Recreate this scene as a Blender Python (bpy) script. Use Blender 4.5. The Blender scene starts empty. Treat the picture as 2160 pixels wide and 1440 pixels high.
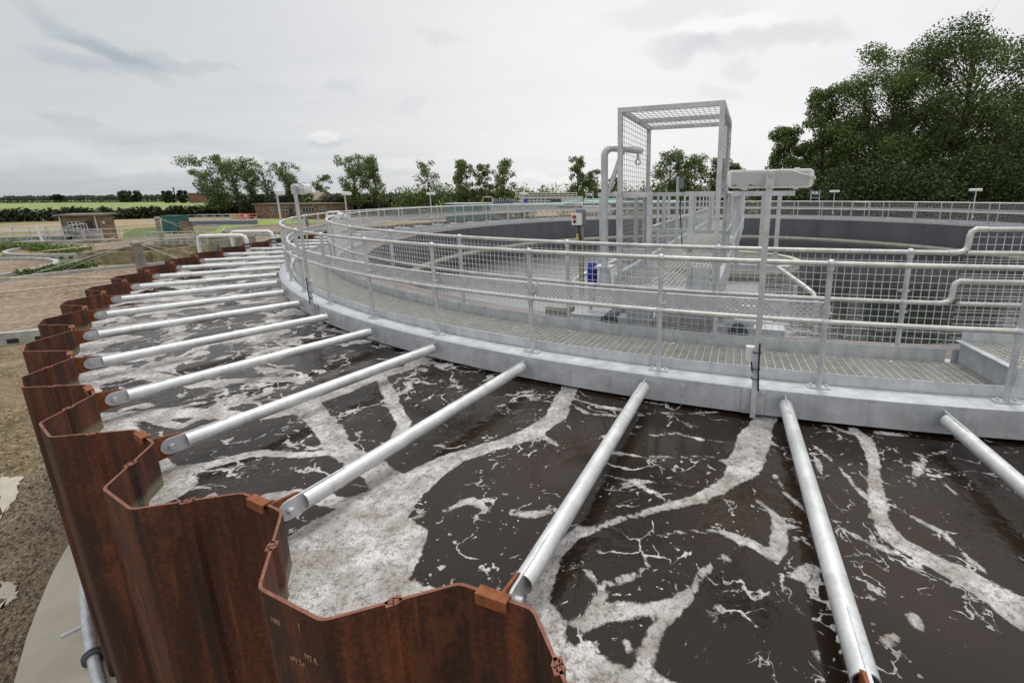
import bpy, math, random
import numpy as np
from mathutils import Vector, Matrix
random.seed(7); rng = np.random.default_rng(11)
R_ = math.radians; PI = math.pi
col = bpy.context.scene.collection
sc = bpy.context.scene

# ------------------------------------------------------------------ camera
CAMZ = 5.0
FPX, PITCH, ROLL, SHX, SHY = 927.5, 0.2138, -0.0072, 179.98, -107.93   # measured in pixels of a 2160 wide frame
cam_d = bpy.data.cameras.new('camera'); cam = bpy.data.objects.new('camera', cam_d); col.objects.link(cam)
cam.location = (0, 0, CAMZ)
cam.rotation_euler = (Matrix.Rotation(PI/2-PITCH, 3, 'X') @ Matrix.Rotation(ROLL, 3, 'Z')).to_euler()
cam_d.sensor_width = 36; cam_d.lens = FPX/2160*36
cam_d.shift_x = -SHX/2160; cam_d.shift_y = SHY/2160
cam_d.clip_start = 0.05; cam_d.clip_end = 6000
sc.camera = cam
sc.render.resolution_x = 1024; sc.render.resolution_y = 682

def ray(u, v):
    X = (u-SHX-1080)/FPX; Y = (v-SHY-720)/FPX
    c, s = math.cos(-ROLL), math.sin(-ROLL); X, Y = c*X-s*Y, s*X+c*Y
    cp, sp = math.cos(PITCH), math.sin(PITCH); up = -Y
    return np.array([X, cp+up*sp, -sp+up*cp])
def at(u, v, z=0.0):            # ground point under a feature of the photograph, on the plane of height z
    s = ray(u, v); return s*((z-CAMZ)/s[2]) + np.array([0, 0, CAMZ])
def atd(u, v, Y):               # point at a known distance
    s = ray(u, v); return s*(Y/s[1]) + np.array([0, 0, CAMZ])

# ------------------------------------------------------------------ world, sun, exposure
SUN_EL, SUN_AZ = 68, 10         # azimuth from +Y towards +X
w = bpy.data.worlds.new('World'); sc.world = w; w.use_nodes = True
nt = w.node_tree; N = nt.nodes; L = nt.links; N.clear()
def nd(nt, typ, **kw):
    n = nt.nodes.new(typ)
    for k, v in kw.items():
        if k.startswith('i_'): n.inputs[k[2:].replace('_', ' ')].default_value = v
        else: setattr(n, k, v)
    return n
def math_(nt, op, a, b=None, c=None, clamp=False):
    n = nt.nodes.new('ShaderNodeMath'); n.operation = op; n.use_clamp = clamp
    for i, x in enumerate((a, b, c)):
        if x is None: continue
        if isinstance(x, (int, float)): n.inputs[i].default_value = x
        else: nt.links.new(x, n.inputs[i])
    return n.outputs[0]
def vmath(nt, op, a, b=None, out=0):
    n = nt.nodes.new('ShaderNodeVectorMath'); n.operation = op
    for i, x in enumerate((a, b)):
        if x is None: continue
        if isinstance(x, (tuple, list)): n.inputs[i].default_value = x
        elif isinstance(x, (int, float)): n.inputs[i].default_value = (x, x, x)
        else: nt.links.new(x, n.inputs[i])
    return n.outputs['Value'] if op in ('DOT_PRODUCT', 'LENGTH', 'DISTANCE') else n.outputs[0]
def mixc(nt, fac, a, b, blend='MIX'):
    n = nt.nodes.new('ShaderNodeMix'); n.data_type = 'RGBA'; n.blend_type = blend
    for s, x in ((n.inputs[0], fac), (n.inputs[6], a), (n.inputs[7], b)):
        if isinstance(x, (int, float)): s.default_value = x
        elif isinstance(x, (tuple, list)): s.default_value = tuple(x)+((1,) if len(x) == 3 else ())
        else: nt.links.new(x, s)
    return n.outputs[2]
def ramp(nt, fac, stops, interp='LINEAR'):
    n = nt.nodes.new('ShaderNodeValToRGB'); cr = n.color_ramp; cr.interpolation = interp
    while len(cr.elements) < len(stops): cr.elements.new(0.5)
    for e, (p, c) in zip(cr.elements, stops):
        e.position = p; e.color = (c, c, c, 1) if isinstance(c, (int, float)) else tuple(c)+(1,)
    nt.links.new(fac, n.inputs[0]); return n.outputs[0]
def noise(nt, vec, scale, detail=3, rough=0.55, dist=0.0, col=False):
    n = nt.nodes.new('ShaderNodeTexNoise'); n.inputs['Scale'].default_value = scale
    n.inputs['Detail'].default_value = detail; n.inputs['Roughness'].default_value = rough; n.inputs['Distortion'].default_value = dist
    if vec is not None: nt.links.new(vec, n.inputs['Vector'])
    return n.outputs['Color' if col else 'Fac']
def mapr(nt, v, a, b, c=0.0, d=1.0, smooth=False):
    n = nt.nodes.new('ShaderNodeMapRange'); n.inputs[1].default_value = a; n.inputs[2].default_value = b
    n.inputs[3].default_value = c; n.inputs[4].default_value = d
    if smooth: n.interpolation_type = 'SMOOTHSTEP'
    nt.links.new(v, n.inputs[0]); return n.outputs[0]

sky = nd(nt, 'ShaderNodeTexSky'); sky.sky_type = 'NISHITA'; sky.sun_disc = False
sky.sun_elevation = R_(SUN_EL); sky.sun_rotation = R_(SUN_AZ)
tc = nd(nt, 'ShaderNodeTexCoord'); D = tc.outputs['Generated']
sep = nd(nt, 'ShaderNodeSeparateXYZ'); L.new(D, sep.inputs[0]); dx, dy, dz = sep.outputs
den = math_(nt, 'ADD', math_(nt, 'MAXIMUM', dz, 0.0), 0.10)
comb = nd(nt, 'ShaderNodeCombineXYZ'); L.new(math_(nt, 'DIVIDE', dx, den), comb.inputs[0]); L.new(math_(nt, 'DIVIDE', dy, den), comb.inputs[1])
P = comb.outputs[0]
Pst = nd(nt, 'ShaderNodeVectorMath', operation='MULTIPLY'); Pst.inputs[1].default_value = (0.55, 1.3, 1); L.new(P, Pst.inputs[0])
big = noise(nt, Pst.outputs[0], 0.55, 4, 0.5, 0.3)
fine = noise(nt, Pst.outputs[0], 2.2, 6, 0.55, 0.4)
# overall overcast tone: bright overhead and to the right of the middle, greyer to the left
tone = math_(nt, 'ADD', 0.86, math_(nt, 'MULTIPLY', math_(nt, 'SUBTRACT', big, 0.5), 0.16))
tone = math_(nt, 'ADD', tone, math_(nt, 'MULTIPLY', math_(nt, 'SUBTRACT', fine, 0.5), 0.09))
left = mapr(nt, dx, -0.85, 0.05, -0.22, 0.08, True)
tone = math_(nt, 'ADD', tone, left)
right = mapr(nt, dx, 0.45, 0.85, 0.0, -0.14, True); tone = math_(nt, 'ADD', tone, right)
low = math_(nt, 'MULTIPLY', mapr(nt, dz, 0.0, 0.12, -0.13, 0.0, True), mapr(nt, dx, -0.9, 0.1, 1.0, 0.5)); tone = math_(nt, 'ADD', tone, low)
warp = noise(nt, D, 9.0, 5, 0.6, 0.0, True)
Dw = vmath(nt, 'ADD', D, vmath(nt, 'MULTIPLY', vmath(nt, 'SUBTRACT', warp, 0.5), 0.10))
def blob(u, v, su, sv, amt, tilt=0.0):
    global tone
    c = ray(u, v); c = c/np.linalg.norm(c); up = np.array([0, 0, 1.0]); a = np.cross(c, up); a /= np.linalg.norm(a); b = np.cross(a, c)
    a2 = a*math.cos(tilt)+b*math.sin(tilt); b2 = -a*math.sin(tilt)+b*math.cos(tilt)
    d = vmath(nt, 'SUBTRACT', Dw, tuple(c))
    p = math_(nt, 'MULTIPLY', vmath(nt, 'DOT_PRODUCT', d, tuple(a2)), 1.0/su); q = math_(nt, 'MULTIPLY', vmath(nt, 'DOT_PRODUCT', d, tuple(b2)), 1.0/sv)
    m = math_(nt, 'ADD', math_(nt, 'MULTIPLY', p, p), math_(nt, 'MULTIPLY', q, q))
    m = mapr(nt, m, 0.0, 1.6, 1.0, 0.0, True)
    front = mapr(nt, vmath(nt, 'DOT_PRODUCT', D, tuple(c)), 0.6, 0.7)
    tone = math_(nt, 'ADD', tone, math_(nt, 'MULTIPLY', math_(nt, 'MULTIPLY', m, front), amt))
for a in [(210, 95, .085, .018, -.10, -.45), (320, 120, .09, .014, -.08, -.10), (145, 135, .055, .013, -.07), (120, 250, .04, .010, -.07), (740, 182, .035, .012, -.07), (930, 80, .05, .013, -.07),
          (1440, 108, .075, .024, -.15), (1620, 88, .15, .026, -.15), (1430, 25, .15, .03, -.10), (1570, 145, .04, .013, -.10), (1520, 190, .05, .014, -.09), (1540, 60, .10, .02, .10),
          (690, 300, .045, .009, -.08), (690, 291, .035, .008, .14), (870, 220, .04, .009, -.05), (1160, 380, .09, .012, .10), (350, 290, .12, .010, -.04), (150, 330, .30, .02, .06), (600, 345, .4, .012, .04)]:
    blob(*a)
tone = math_(nt, 'MINIMUM', math_(nt, 'MAXIMUM', tone, 0.25), 1.0)
tint = ramp(nt, tone, [(0.30, (0.235, 0.275, 0.300)), (0.55, (0.53, 0.57, 0.60)), (0.78, (0.80, 0.80, 0.81)), (1.0, (0.99, 0.985, 0.98))])
skc = vmath(nt, 'MULTIPLY', sky.outputs[0], 0.08)
mixed = mixc(nt, 0.94, skc, tint)
mixed = mixc(nt, 1.0, mixed, ramp(nt, mapr(nt, dz, 0.42, 1.0, 0.55, 1.0), [(0.0, 0.0), (1.0, 1.0)]), 'MULTIPLY')
mixed = vmath(nt, 'MULTIPLY', mixed, 1.0/0.55)
# below the horizon: dull ground tone
gmix = mixc(nt, mapr(nt, dz, -0.02, 0.0), (0.16, 0.16, 0.13), mixed)
bg = nd(nt, 'ShaderNodeBackground'); L.new(gmix, bg.inputs[0]); bg.inputs[1].default_value = 1.0
wo = nd(nt, 'ShaderNodeOutputWorld'); L.new(bg.outputs[0], wo.inputs[0])

sd = bpy.data.lights.new('sun', 'SUN'); sd.energy = 1.4; sd.angle = R_(12); sd.color = (1, 0.96, 0.9)
so = bpy.data.objects.new('sun', sd); col.objects.link(so)
sv = Vector((math.sin(R_(SUN_AZ))*math.cos(R_(SUN_EL)), math.cos(R_(SUN_AZ))*math.cos(R_(SUN_EL)), math.sin(R_(SUN_EL))))
so.rotation_euler = (-sv).to_track_quat('-Z', 'Y').to_euler(); so.location = (0, 0, 60)
sc.view_settings.view_transform = 'Standard'; sc.view_settings.look = 'None'
sc.view_settings.exposure = 0.0; sc.view_settings.gamma = 1.0

# ------------------------------------------------------------------ mesh helpers
class MB:
    def __init__(s): s.v = []; s.f = []; s.sm = []; s.mi = []; s.cur = 0
    def add(s, vs, fs, smooth=False):
        o = len(s.v); s.v.extend([tuple(map(float, p)) for p in vs])
        for f in fs: s.f.append(tuple(i+o for i in f)); s.sm.append(smooth); s.mi.append(s.cur)
        return s
    def box(s, c, size, ax=None):
        c = np.array(c, float); h = np.array(size, float)/2
        ax = np.eye(3) if ax is None else np.array(ax, float)
        vs = [c + ax[0]*h[0]*i + ax[1]*h[1]*j + ax[2]*h[2]*k for k in (-1, 1) for j in (-1, 1) for i in (-1, 1)]
        return s.add(vs, [(0, 2, 3, 1), (4, 5, 7, 6), (0, 1, 5, 4), (2, 6, 7, 3), (0, 4, 6, 2), (1, 3, 7, 5)])
    def bar(s, p, q, wdt, th, up=(0, 0, 1)):      # rectangular bar from p to q
        p = np.array(p, float); q = np.array(q, float); d = q-p; l = np.linalg.norm(d); d /= l
        u = np.array(up, float); a = np.cross(d, u)
        if np.linalg.norm(a) < 1e-4: a = np.cross(d, (1, 0, 0))
        a /= np.linalg.norm(a); b = np.cross(a, d)
        return s.box((p+q)/2, (wdt, l, th), (a, d, b))
    def path(s, pts, r, seg=8, closed=False, caps=True, ex=None):
        pts = [np.array(p, float) for p in pts]; n = len(pts); vs = []; a = None
        rr = r if hasattr(r, '__len__') else [r]*n
        for i, p in enumerate(pts):
            q0 = pts[(i-1) % n] if (closed or i > 0) else p; q1 = pts[(i+1) % n] if (closed or i < n-1) else p
            d = q1-q0; d /= max(np.linalg.norm(d), 1e-9)
            if a is None:
                a = np.cross(d, (0, 0, 1));
                if np.linalg.norm(a) < 1e-3: a = np.cross(d, (1, 0, 0))
            a = a-d*np.dot(a, d); a /= np.linalg.norm(a); b = np.cross(d, a)
            for k in range(seg):
                t = 2*PI*k/seg; vs.append(p+(a*math.cos(t)+b*math.sin(t))*rr[i])
        fs = []
        for i in range(n if closed else n-1):
            j = (i+1) % n
            for k in range(seg):
                m = (k+1) % seg; fs.append((i*seg+k, i*seg+m, j*seg+m, j*seg+k))
        s.add(vs, fs, True)
        if caps and not closed:
            s.add(vs[:seg], [tuple(range(seg))[::-1]]); s.add(vs[-seg:], [tuple(range(seg))])
        return s
    def tube(s, p, q, r, seg=10, r2=None, caps=True): return s.path([p, q], [r, r if r2 is None else r2], seg, caps=caps)
    def sphere(s, c, r, seg=10, rings=6, sc_=(1, 1, 1)):
        c = np.array(c, float); vs = []; fs = []
        for i in range(rings+1):
            t = PI*i/rings
            for k in range(seg):
                p = 2*PI*k/seg; vs.append(c+np.array([math.sin(t)*math.cos(p)*sc_[0], math.sin(t)*math.sin(p)*sc_[1], math.cos(t)*sc_[2]])*r)
        for i in range(rings):
            for k in range(seg):
                m = (k+1) % seg; fs.append((i*seg+k, (i+1)*seg+k, (i+1)*seg+m, i*seg+m))
        return s.add(vs, fs, True)
    def ring(s, prof, a0, a1, n, cx=0.0, cy=0.0, capped=True, smooth=False):   # sweep a closed (R,z) profile round (cx,cy)
        m = len(prof); full = abs(a1-a0-2*PI) < 1e-6; vs = []
        k_ = n if full else n+1
        for i in range(k_):
            a = a0+(a1-a0)*i/n; c, sn = math.cos(a), math.sin(a)
            for (r, z) in prof: vs.append((cx+r*c, cy+r*sn, z))
        fs = []
        for i in range(n):
            j = (i+1) % k_
            for q in range(m):
                t = (q+1) % m; fs.append((i*m+q, j*m+q, j*m+t, i*m+t))
        s.add(vs, fs, smooth)
        if capped and not full: s.add(vs[:m], [tuple(range(m))]); s.add(vs[-m:], [tuple(range(m))[::-1]])
        return s
    def rect(s, r0, r1, z0, z1, a0, a1, n, **k): return s.ring([(r0, z0), (r1, z0), (r1, z1), (r0, z1)], a0, a1, n, **k)
    def prism(s, outline, z0, z1):
        n = len(outline); vs = [(x, y, z0) for x, y in outline]+[(x, y, z1) for x, y in outline]
        fs = [tuple(range(n))[::-1], tuple(range(n, 2*n))]+[(i, (i+1) % n, n+(i+1) % n, n+i) for i in range(n)]
        return s.add(vs, fs)
    def sweep(s, line, zs, thick):                # wall of a plan polyline, extruded between heights
        n = len(line); P_ = np.array(line, float); T = np.gradient(P_, axis=0); T /= np.linalg.norm(T, axis=1)[:, None]
        Nn = np.stack([-T[:, 1], T[:, 0]], 1)*thick/2; A = P_+Nn; Bq = P_-Nn; vs = []
        for z in zs: vs += [(x, y, z) for x, y in A]+[(x, y, z) for x, y in Bq]
        fs = []; m = 2*n
        for k in range(len(zs)-1):
            for i in range(n-1):
                a = k*m+i; fs.append((a, a+1, a+m+1, a+m)); b = k*m+n+i; fs.append((b+1, b, b+m, b+m+1))
            fs.append((k*m, k*m+m, k*m+m+n, k*m+n)); e = k*m+n-1; fs.append((e, e+n, e+n+m, e+m))
        t = (len(zs)-1)*m
        s.add(vs, fs, False)
        top = vs[t:]; o = s.cur; s.cur = 1 if s.two else 0
        s.add(top, [(i, i+1, n+i+1, n+i) for i in range(n-1)]); s.cur = o
        return s
    two = False
    def build(s, name, mat, parent=None, loc=(0, 0, 0), rotz=0.0, kind=None):
        me = bpy.data.meshes.new(name); me.from_pydata(s.v, [], s.f)
        me.polygons.foreach_set('use_smooth', s.sm); me.polygons.foreach_set('material_index', s.mi)
        for m_ in (mat if isinstance(mat, (list, tuple)) else [mat]): me.materials.append(m_)
        me.update()
        o = bpy.data.objects.new(name, me); col.objects.link(o); o.location = loc; o.rotation_euler = (0, 0, rotz)
        if parent is not None: o.parent = parent
        if kind: o['kind'] = kind
        return o
def tag(o, label, cat=None, group=None, kind=None):
    if label: o['label'] = label
    if cat: o['category'] = cat
    if group: o['group'] = group
    if kind: o['kind'] = kind
    return o
def thing(name, label, cat, loc=(0, 0, 0), rotz=0.0, group=None):
    o = bpy.data.objects.new(name, None); col.objects.link(o); o.location = loc; o.rotation_euler = (0, 0, rotz)
    o.empty_display_size = 0.2
    return tag(o, label, cat, group)
def dup(root, loc, rotz=0.0, label=None, group=None, parent=None):
    r = root.copy(); col.objects.link(r); r.location = loc; r.rotation_euler = (0, 0, rotz)
    if parent is not None: r.parent = parent
    if label: r['label'] = label
    if group: r['group'] = group
    for ch in list(root.children):
        c = ch.copy(); col.objects.link(c); c.parent = r
        for g in list(ch.children):
            q = g.copy(); col.objects.link(q); q.parent = c
    return r

# ------------------------------------------------------------------ materials
def mat(name, base=(0.5, 0.5, 0.5), rough=0.6, metal=0.0, spec=0.5):
    m = bpy.data.materials.new(name); m.use_nodes = True; t = m.node_tree; b = t.nodes['Principled BSDF']
    b.inputs['Base Color'].default_value = tuple(base)+(1,); b.inputs['Roughness'].default_value = rough; b.inputs['Metallic'].default_value = metal
    b.inputs['Specular IOR Level'].default_value = spec
    return m, t, b
def objco(t, sc_=None, obj=True):
    n = t.nodes.new('ShaderNodeTexCoord')
    if obj == 'world':
        g = t.nodes.new('ShaderNodeNewGeometry'); v = g.outputs['Position']
    else: v = n.outputs['Object']
    if sc_ is not None: v = vmath(t, 'MULTIPLY', v, sc_)
    return v
def bump(t, b, h, strength=0.3, dist=0.02):
    n = t.nodes.new('ShaderNodeBump'); n.inputs['Strength'].default_value = strength; n.inputs['Distance'].default_value = dist
    t.links.new(h, n.inputs['Height']); t.links.new(n.outputs[0], b.inputs['Normal'])
def noisy(name, stops, scale=4.0, rough=0.7, metal=0.0, detail=5, spec=0.4, bmp=0.0, stretch=None, dist=0.02, world='world', distort=0.0):
    m, t, b = mat(name, rough=rough, metal=metal, spec=spec)
    v = objco(t, stretch, world); f = noise(t, v, scale, detail, 0.6, distort)
    t.links.new(ramp(t, f, stops), b.inputs['Base Color'])
    if bmp: bump(t, b, f, bmp, dist)
    return m
M = {}
def galv(name, lo, hi, rough=0.5, metal=0.25, stain=0.35):
    m, t, b = mat(name, rough=rough, metal=metal, spec=0.5)
    v = objco(t, None, 'world'); f = noise(t, v, 7.0, 5, 0.6, 0.4); g = noise(t, v, 60.0, 3, 0.7)
    mid = tuple((a+c)/2 for a, c in zip(lo, hi))
    c = ramp(t, f, [(0.3, lo), (0.5, mid), (0.68, hi)])
    c = mixc(t, mapr(t, g, 0.35, 0.65, 0.0, 0.28), c, tuple(x*0.78 for x in lo))
    st = noise(t, objco(t, (3, 3, 3), 'world'), 0.9, 4, 0.7); c = mixc(t, mapr(t, st, 0.56, 0.72, 0.0, stain), c, (0.36, 0.33, 0.25))
    rn = noise(t, objco(t, (16, 16, 1.0), 'world'), 1.0, 4, 0.6); c = mixc(t, mapr(t, rn, 0.52, 0.72, 0.0, 0.38), c, tuple(x*0.55 for x in lo)); sc_n = noise(t, v, 19, 5, 0.75); c = mixc(t, mapr(t, sc_n, 0.68, 0.72, 0.0, 0.5), c, tuple(x*0.6 for x in lo))
    t.links.new(c, b.inputs['Base Color']); t.links.new(mapr(t, f, 0.3, 0.7, rough-0.1, rough+0.12), b.inputs['Roughness'])
    bump(t, b, g, 0.08, 0.003)
    return m
M['galv'] = galv('galvanised_steel', (0.44, 0.46, 0.48), (0.64, 0.66, 0.68), 0.46, 0.35)
M['rail'] = galv('weathered_rail_tube', (0.46, 0.465, 0.44), (0.66, 0.66, 0.63), 0.45, 0.4, 0.3)
M['beam'] = galv('galvanised_beam', (0.47, 0.49, 0.52), (0.62, 0.64, 0.66), 0.48, 0.3, 0.4)
M['strut'] = galv('strut_tube', (0.58, 0.60, 0.60), (0.76, 0.77, 0.76), 0.42, 0.45, 0.25)
M['grate'] = galv('grating_steel', (0.50, 0.50, 0.46), (0.66, 0.66, 0.61), 0.6, 0.1, 0.4)
M['wire'] = mat('galvanised_wire', (0.62, 0.63, 0.63), 0.5, 0.1)[0]
M['darkwire'] = mat('dull_cage_wire', (0.30, 0.31, 0.32), 0.5, 0.1)[0]
M['white'] = noisy('white_housing', [(0.3, (0.62, 0.62, 0.61)), (0.7, (0.74, 0.74, 0.73))], 5, 0.4)
M['black'] = mat('black_cable', (0.015, 0.015, 0.016), 0.5)[0]
M['red'] = mat('red_button', (0.45, 0.02, 0.03), 0.35)[0]
M['blue'] = mat('blue_motor_paint', (0.02, 0.035, 0.33), 0.35)[0]
M['yellow'] = mat('yellow_plastic', (0.6, 0.45, 0.05), 0.5)[0]
M['lens'] = mat('lamp_lens', (0.7, 0.7, 0.68), 0.25)[0]
M['slate'] = noisy('grey_enclosure', [(0.3, (0.11, 0.13, 0.17)), (0.7, (0.15, 0.17, 0.21))], 4, 0.5)
M['darkmetal'] = noisy('dark_machine_metal', [(0.3, (0.04, 0.045, 0.055)), (0.7, (0.10, 0.11, 0.12))], 8, 0.5)
M['olive'] = noisy('olive_box_post', [(0.3, (0.20, 0.20, 0.13)), (0.7, (0.30, 0.30, 0.22))], 6, 0.6)

# back panel of the lamps: chalky grey with flaked dark patches along the lower edge
m, t, b = mat('flaked_lamp_back', rough=0.5); v = objco(t, None, 'obj'); f = noise(t, v, 9, 5, 0.65)
s_ = t.nodes.new('ShaderNodeSeparateXYZ'); t.links.new(v, s_.inputs[0])
k = math_(t, 'ADD', f, mapr(t, s_.outputs[2], 5.055, 5.115, 0.14, -0.10)); k = mapr(t, k, 0.60, 0.62)
t.links.new(mixc(t, k, (0.44, 0.45, 0.47), (0.16, 0.17, 0.20)), b.inputs['Base Color']); M['lampback'] = m

# rust: vertical streaks, dark mill scale, orange bloom
def rust(name, dark, midc, light, edge=0.0):
    m, t, b = mat(name, rough=0.62, spec=0.35)
    v = objco(t, (9, 9, 0.55), 'world'); f = noise(t, v, 1.0, 6, 0.62, 0.3); v2 = objco(t, (2.2, 2.2, 0.9), 'world'); g = noise(t, v2, 1.0, 4, 0.6)
    h = noise(t, objco(t, None, 'world'), 45, 4, 0.7)
    s = math_(t, 'ADD', math_(t, 'MULTIPLY', f, 0.6), math_(t, 'MULTIPLY', g, 0.4)); s = math_(t, 'ADD', s, math_(t, 'MULTIPLY', math_(t, 'SUBTRACT', h, 0.5), 0.42))
    c = ramp(t, s, [(0.36, dark), (0.48, midc), (0.58, light), (0.70, tuple(x*1.6 for x in light))])
    pt_ = noise(t, objco(t, (1, 1, 0.6), 'world'), 3.0, 7, 0.75); c = mixc(t, mapr(t, pt_, 0.55, 0.64, 0, 0.55), c, (0.13, 0.045, 0.022)); pt2 = noise(t, objco(t, (1.3, 1.3, 0.5), 'world'), 1.7, 7, 0.7); c = mixc(t, mapr(t, pt2, 0.54, 0.62, 0, 0.7), c, (0.017, 0.012, 0.011))
    runs = noise(t, objco(t, (26, 26, 0.8), 'world'), 1.0, 3, 0.5); c = mixc(t, mapr(t, runs, 0.64, 0.72, 0, 0.5), c, (0.20, 0.065, 0.02))
    blk = noise(t, objco(t, (14, 14, 0.3), 'world'), 1.0, 2, 0.5); c = mixc(t, mapr(t, blk, 0.60, 0.70, 0, 0.8), c, (0.018, 0.014, 0.014))
    # pale scum band where the liquid laps the steel
    g2 = t.nodes.new('ShaderNodeNewGeometry'); s2 = t.nodes.new('ShaderNodeSeparateXYZ'); t.links.new(g2.outputs['Position'], s2.inputs[0])
    band = mapr(t, math_(t, 'ADD', s2.outputs[2], math_(t, 'MULTIPLY', h, 0.04)), CAMZ-1.86, CAMZ-1.91)
    ctr = vmath(t, 'DISTANCE', vmath(t, 'MULTIPLY', g2.outputs['Position'], (1, 1, 0)), (6.6236, 18.1541, 0))
    rad_ = vmath(t, 'SUBTRACT', g2.outputs['Position'], (6.1369, 19.3605, 0)); inn = math_(t, 'LESS_THAN', vmath(t, 'DOT_PRODUCT', vmath(t, 'MULTIPLY', rad_, (1, 1, 0)), g2.outputs['Normal']), 0.0)
    c = mixc(t, math_(t, 'MULTIPLY', math_(t, 'MULTIPLY', band, inn), 0.75), c, (0.20, 0.18, 0.12))
    t.links.new(c, b.inputs['Base Color']); t.links.new(mapr(t, s, 0.3, 0.7, 0.45, 0.8), b.inputs['Roughness']); bump(t, b, math_(t, 'ADD', h, math_(t, 'MULTIPLY', pt_, 1.5)), 0.55, 0.006)
    return m
M['rust'] = rust('rusty_sheet_pile', (0.022, 0.010, 0.008), (0.055, 0.0185, 0.0105), (0.112, 0.034, 0.015))
M['rustedge'] = noisy('rusty_cut_edge', [(0.3, (0.12, 0.048, 0.028)), (0.7, (0.25, 0.10, 0.06))], 30, 0.75)
M['rustcap'] = noisy('orange_rust_clamp', [(0.3, (0.12, 0.038, 0.014)), (0.7, (0.27, 0.088, 0.030))], 22, 0.8, bmp=0.3, dist=0.004)

# concrete / ground family
M['conc'] = noisy('weathered_concrete', [(0.28, (0.10, 0.10, 0.085)), (0.45, (0.20, 0.195, 0.17)), (0.7, (0.34, 0.33, 0.29))], 1.6, 0.85, detail=7, bmp=0.2, stretch=(1, 1, 0.5))
M['mossconc'] = noisy('mossy_concrete', [(0.3, (0.07, 0.075, 0.045)), (0.5, (0.20, 0.17, 0.09)), (0.7, (0.36, 0.33, 0.25))], 1.1, 0.9, detail=7, bmp=0.2)
M['apron'] = noisy('pale_concrete', [(0.3, (0.34, 0.30, 0.235)), (0.55, (0.45, 0.41, 0.33)), (0.75, (0.53, 0.48, 0.395))], 0.9, 0.8, detail=8, bmp=0.08)
M['kerb'] = noisy('kerb_concrete', [(0.3, (0.25, 0.25, 0.225)), (0.7, (0.44, 0.44, 0.41))], 2.5, 0.85, detail=6)
def pebbles(name, cols, scale, bs=0.8, bigc=None, bigs=0.35):
    m, t, b = mat(name, rough=0.85, spec=0.25); v = objco(t, None, 'world')
    vo = t.nodes.new('ShaderNodeTexVoronoi'); vo.inputs['Scale'].default_value = scale; t.links.new(v, vo.inputs['Vector'])
    sp = t.nodes.new('ShaderNodeSeparateColor'); t.links.new(vo.outputs['Color'], sp.inputs[0])
    c = ramp(t, sp.outputs[0], [(i/(len(cols)-1), x) for i, x in enumerate(cols)])
    c = mixc(t, mapr(t, vo.outputs['Distance'], 0.25, 0.75, 0.0, 0.75), c, tuple(x*0.22 for x in cols[0]))
    n2 = noise(t, v, bigs, 5, 0.6); c = mixc(t, mapr(t, n2, 0.4, 0.65, 0.0, 0.55), c, bigc or cols[1])
    t.links.new(c, b.inputs['Base Color']); bump(t, b, math_(t, 'SUBTRACT', 1.0, vo.outputs['Distance']), bs, 0.03)
    return m
M['gravel'] = pebbles('brown_gravel', [(0.13, 0.095, 0.06), (0.26, 0.20, 0.13), (0.19, 0.14, 0.10), (0.38, 0.31, 0.23)], 26, 0.9)
M['media'] = pebbles('pink_filter_stone', [(0.19, 0.130, 0.085), (0.30, 0.222, 0.155), (0.245, 0.178, 0.125), (0.42, 0.335, 0.255)], 5.5, 0.8, (0.31, 0.24, 0.17), 0.25)
# open ground: dry soil, gravel, worn grass
m, t, b = mat('open_ground', rough=0.95, spec=0.15); v = objco(t, None, 'world')
f = noise(t, v, 0.09, 6, 0.62, 0.6); g = noise(t, v, 0.9, 6, 0.7); h = noise(t, v, 9, 5, 0.7)
dirt = ramp(t, g, [(0.3, (0.16, 0.12, 0.065)), (0.5, (0.27, 0.21, 0.12)), (0.7, (0.38, 0.31, 0.20))])
grass = ramp(t, h, [(0.3, (0.045, 0.07, 0.018)), (0.5, (0.085, 0.12, 0.03)), (0.7, (0.16, 0.17, 0.06))])
gv = math_(t, 'ADD', f, math_(t, 'MULTIPLY', math_(t, 'SUBTRACT', g, 0.5), 0.5))
t.links.new(mixc(t, mapr(t, gv, 0.50, 0.58), dirt, grass), b.inputs['Base Color']); bump(t, b, h, 0.5, 0.05); M['ground'] = m
m, t, b = mat('bare_sandy_soil', rough=0.95, spec=0.15); v = objco(t, None, 'world')
f = noise(t, v, 0.8, 9, 0.68, 0.4); g = noise(t, v, 38, 4, 0.75); vo = t.nodes.new('ShaderNodeTexVoronoi'); vo.inputs['Scale'].default_value = 22; t.links.new(v, vo.inputs['Vector'])
c = ramp(t, f, [(0.30, (0.095, 0.075, 0.040)), (0.45, (0.17, 0.13, 0.070)), (0.58, (0.235, 0.18, 0.105)), (0.72, (0.33, 0.265, 0.165))])
c = mixc(t, mapr(t, g, 0.42, 0.62, 0.0, 0.6), c, (0.10, 0.075, 0.045)); sp = t.nodes.new('ShaderNodeSeparateColor'); t.links.new(vo.outputs['Color'], sp.inputs[0])
c = mixc(t, mapr(t, sp.outputs[0], 0.86, 0.90, 0.0, 0.6), c, (0.40, 0.35, 0.27)); t.links.new(c, b.inputs['Base Color']); bump(t, b, math_(t, 'ADD', g, math_(t, 'MULTIPLY', f, 2.0)), 0.7, 0.04); M['soil'] = m
M['sand'] = noisy('dry_sand_track', [(0.3, (0.20, 0.155, 0.085)), (0.55, (0.31, 0.245, 0.145)), (0.75, (0.40, 0.325, 0.21))], 0.5, 0.95, detail=8, bmp=0.2)
M['grass'] = noisy('rough_grass', [(0.28, (0.03, 0.055, 0.015)), (0.5, (0.075, 0.115, 0.03)), (0.72, (0.17, 0.20, 0.06))], 1.6, 0.9, detail=9, bmp=0.6, dist=0.1)
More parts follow.
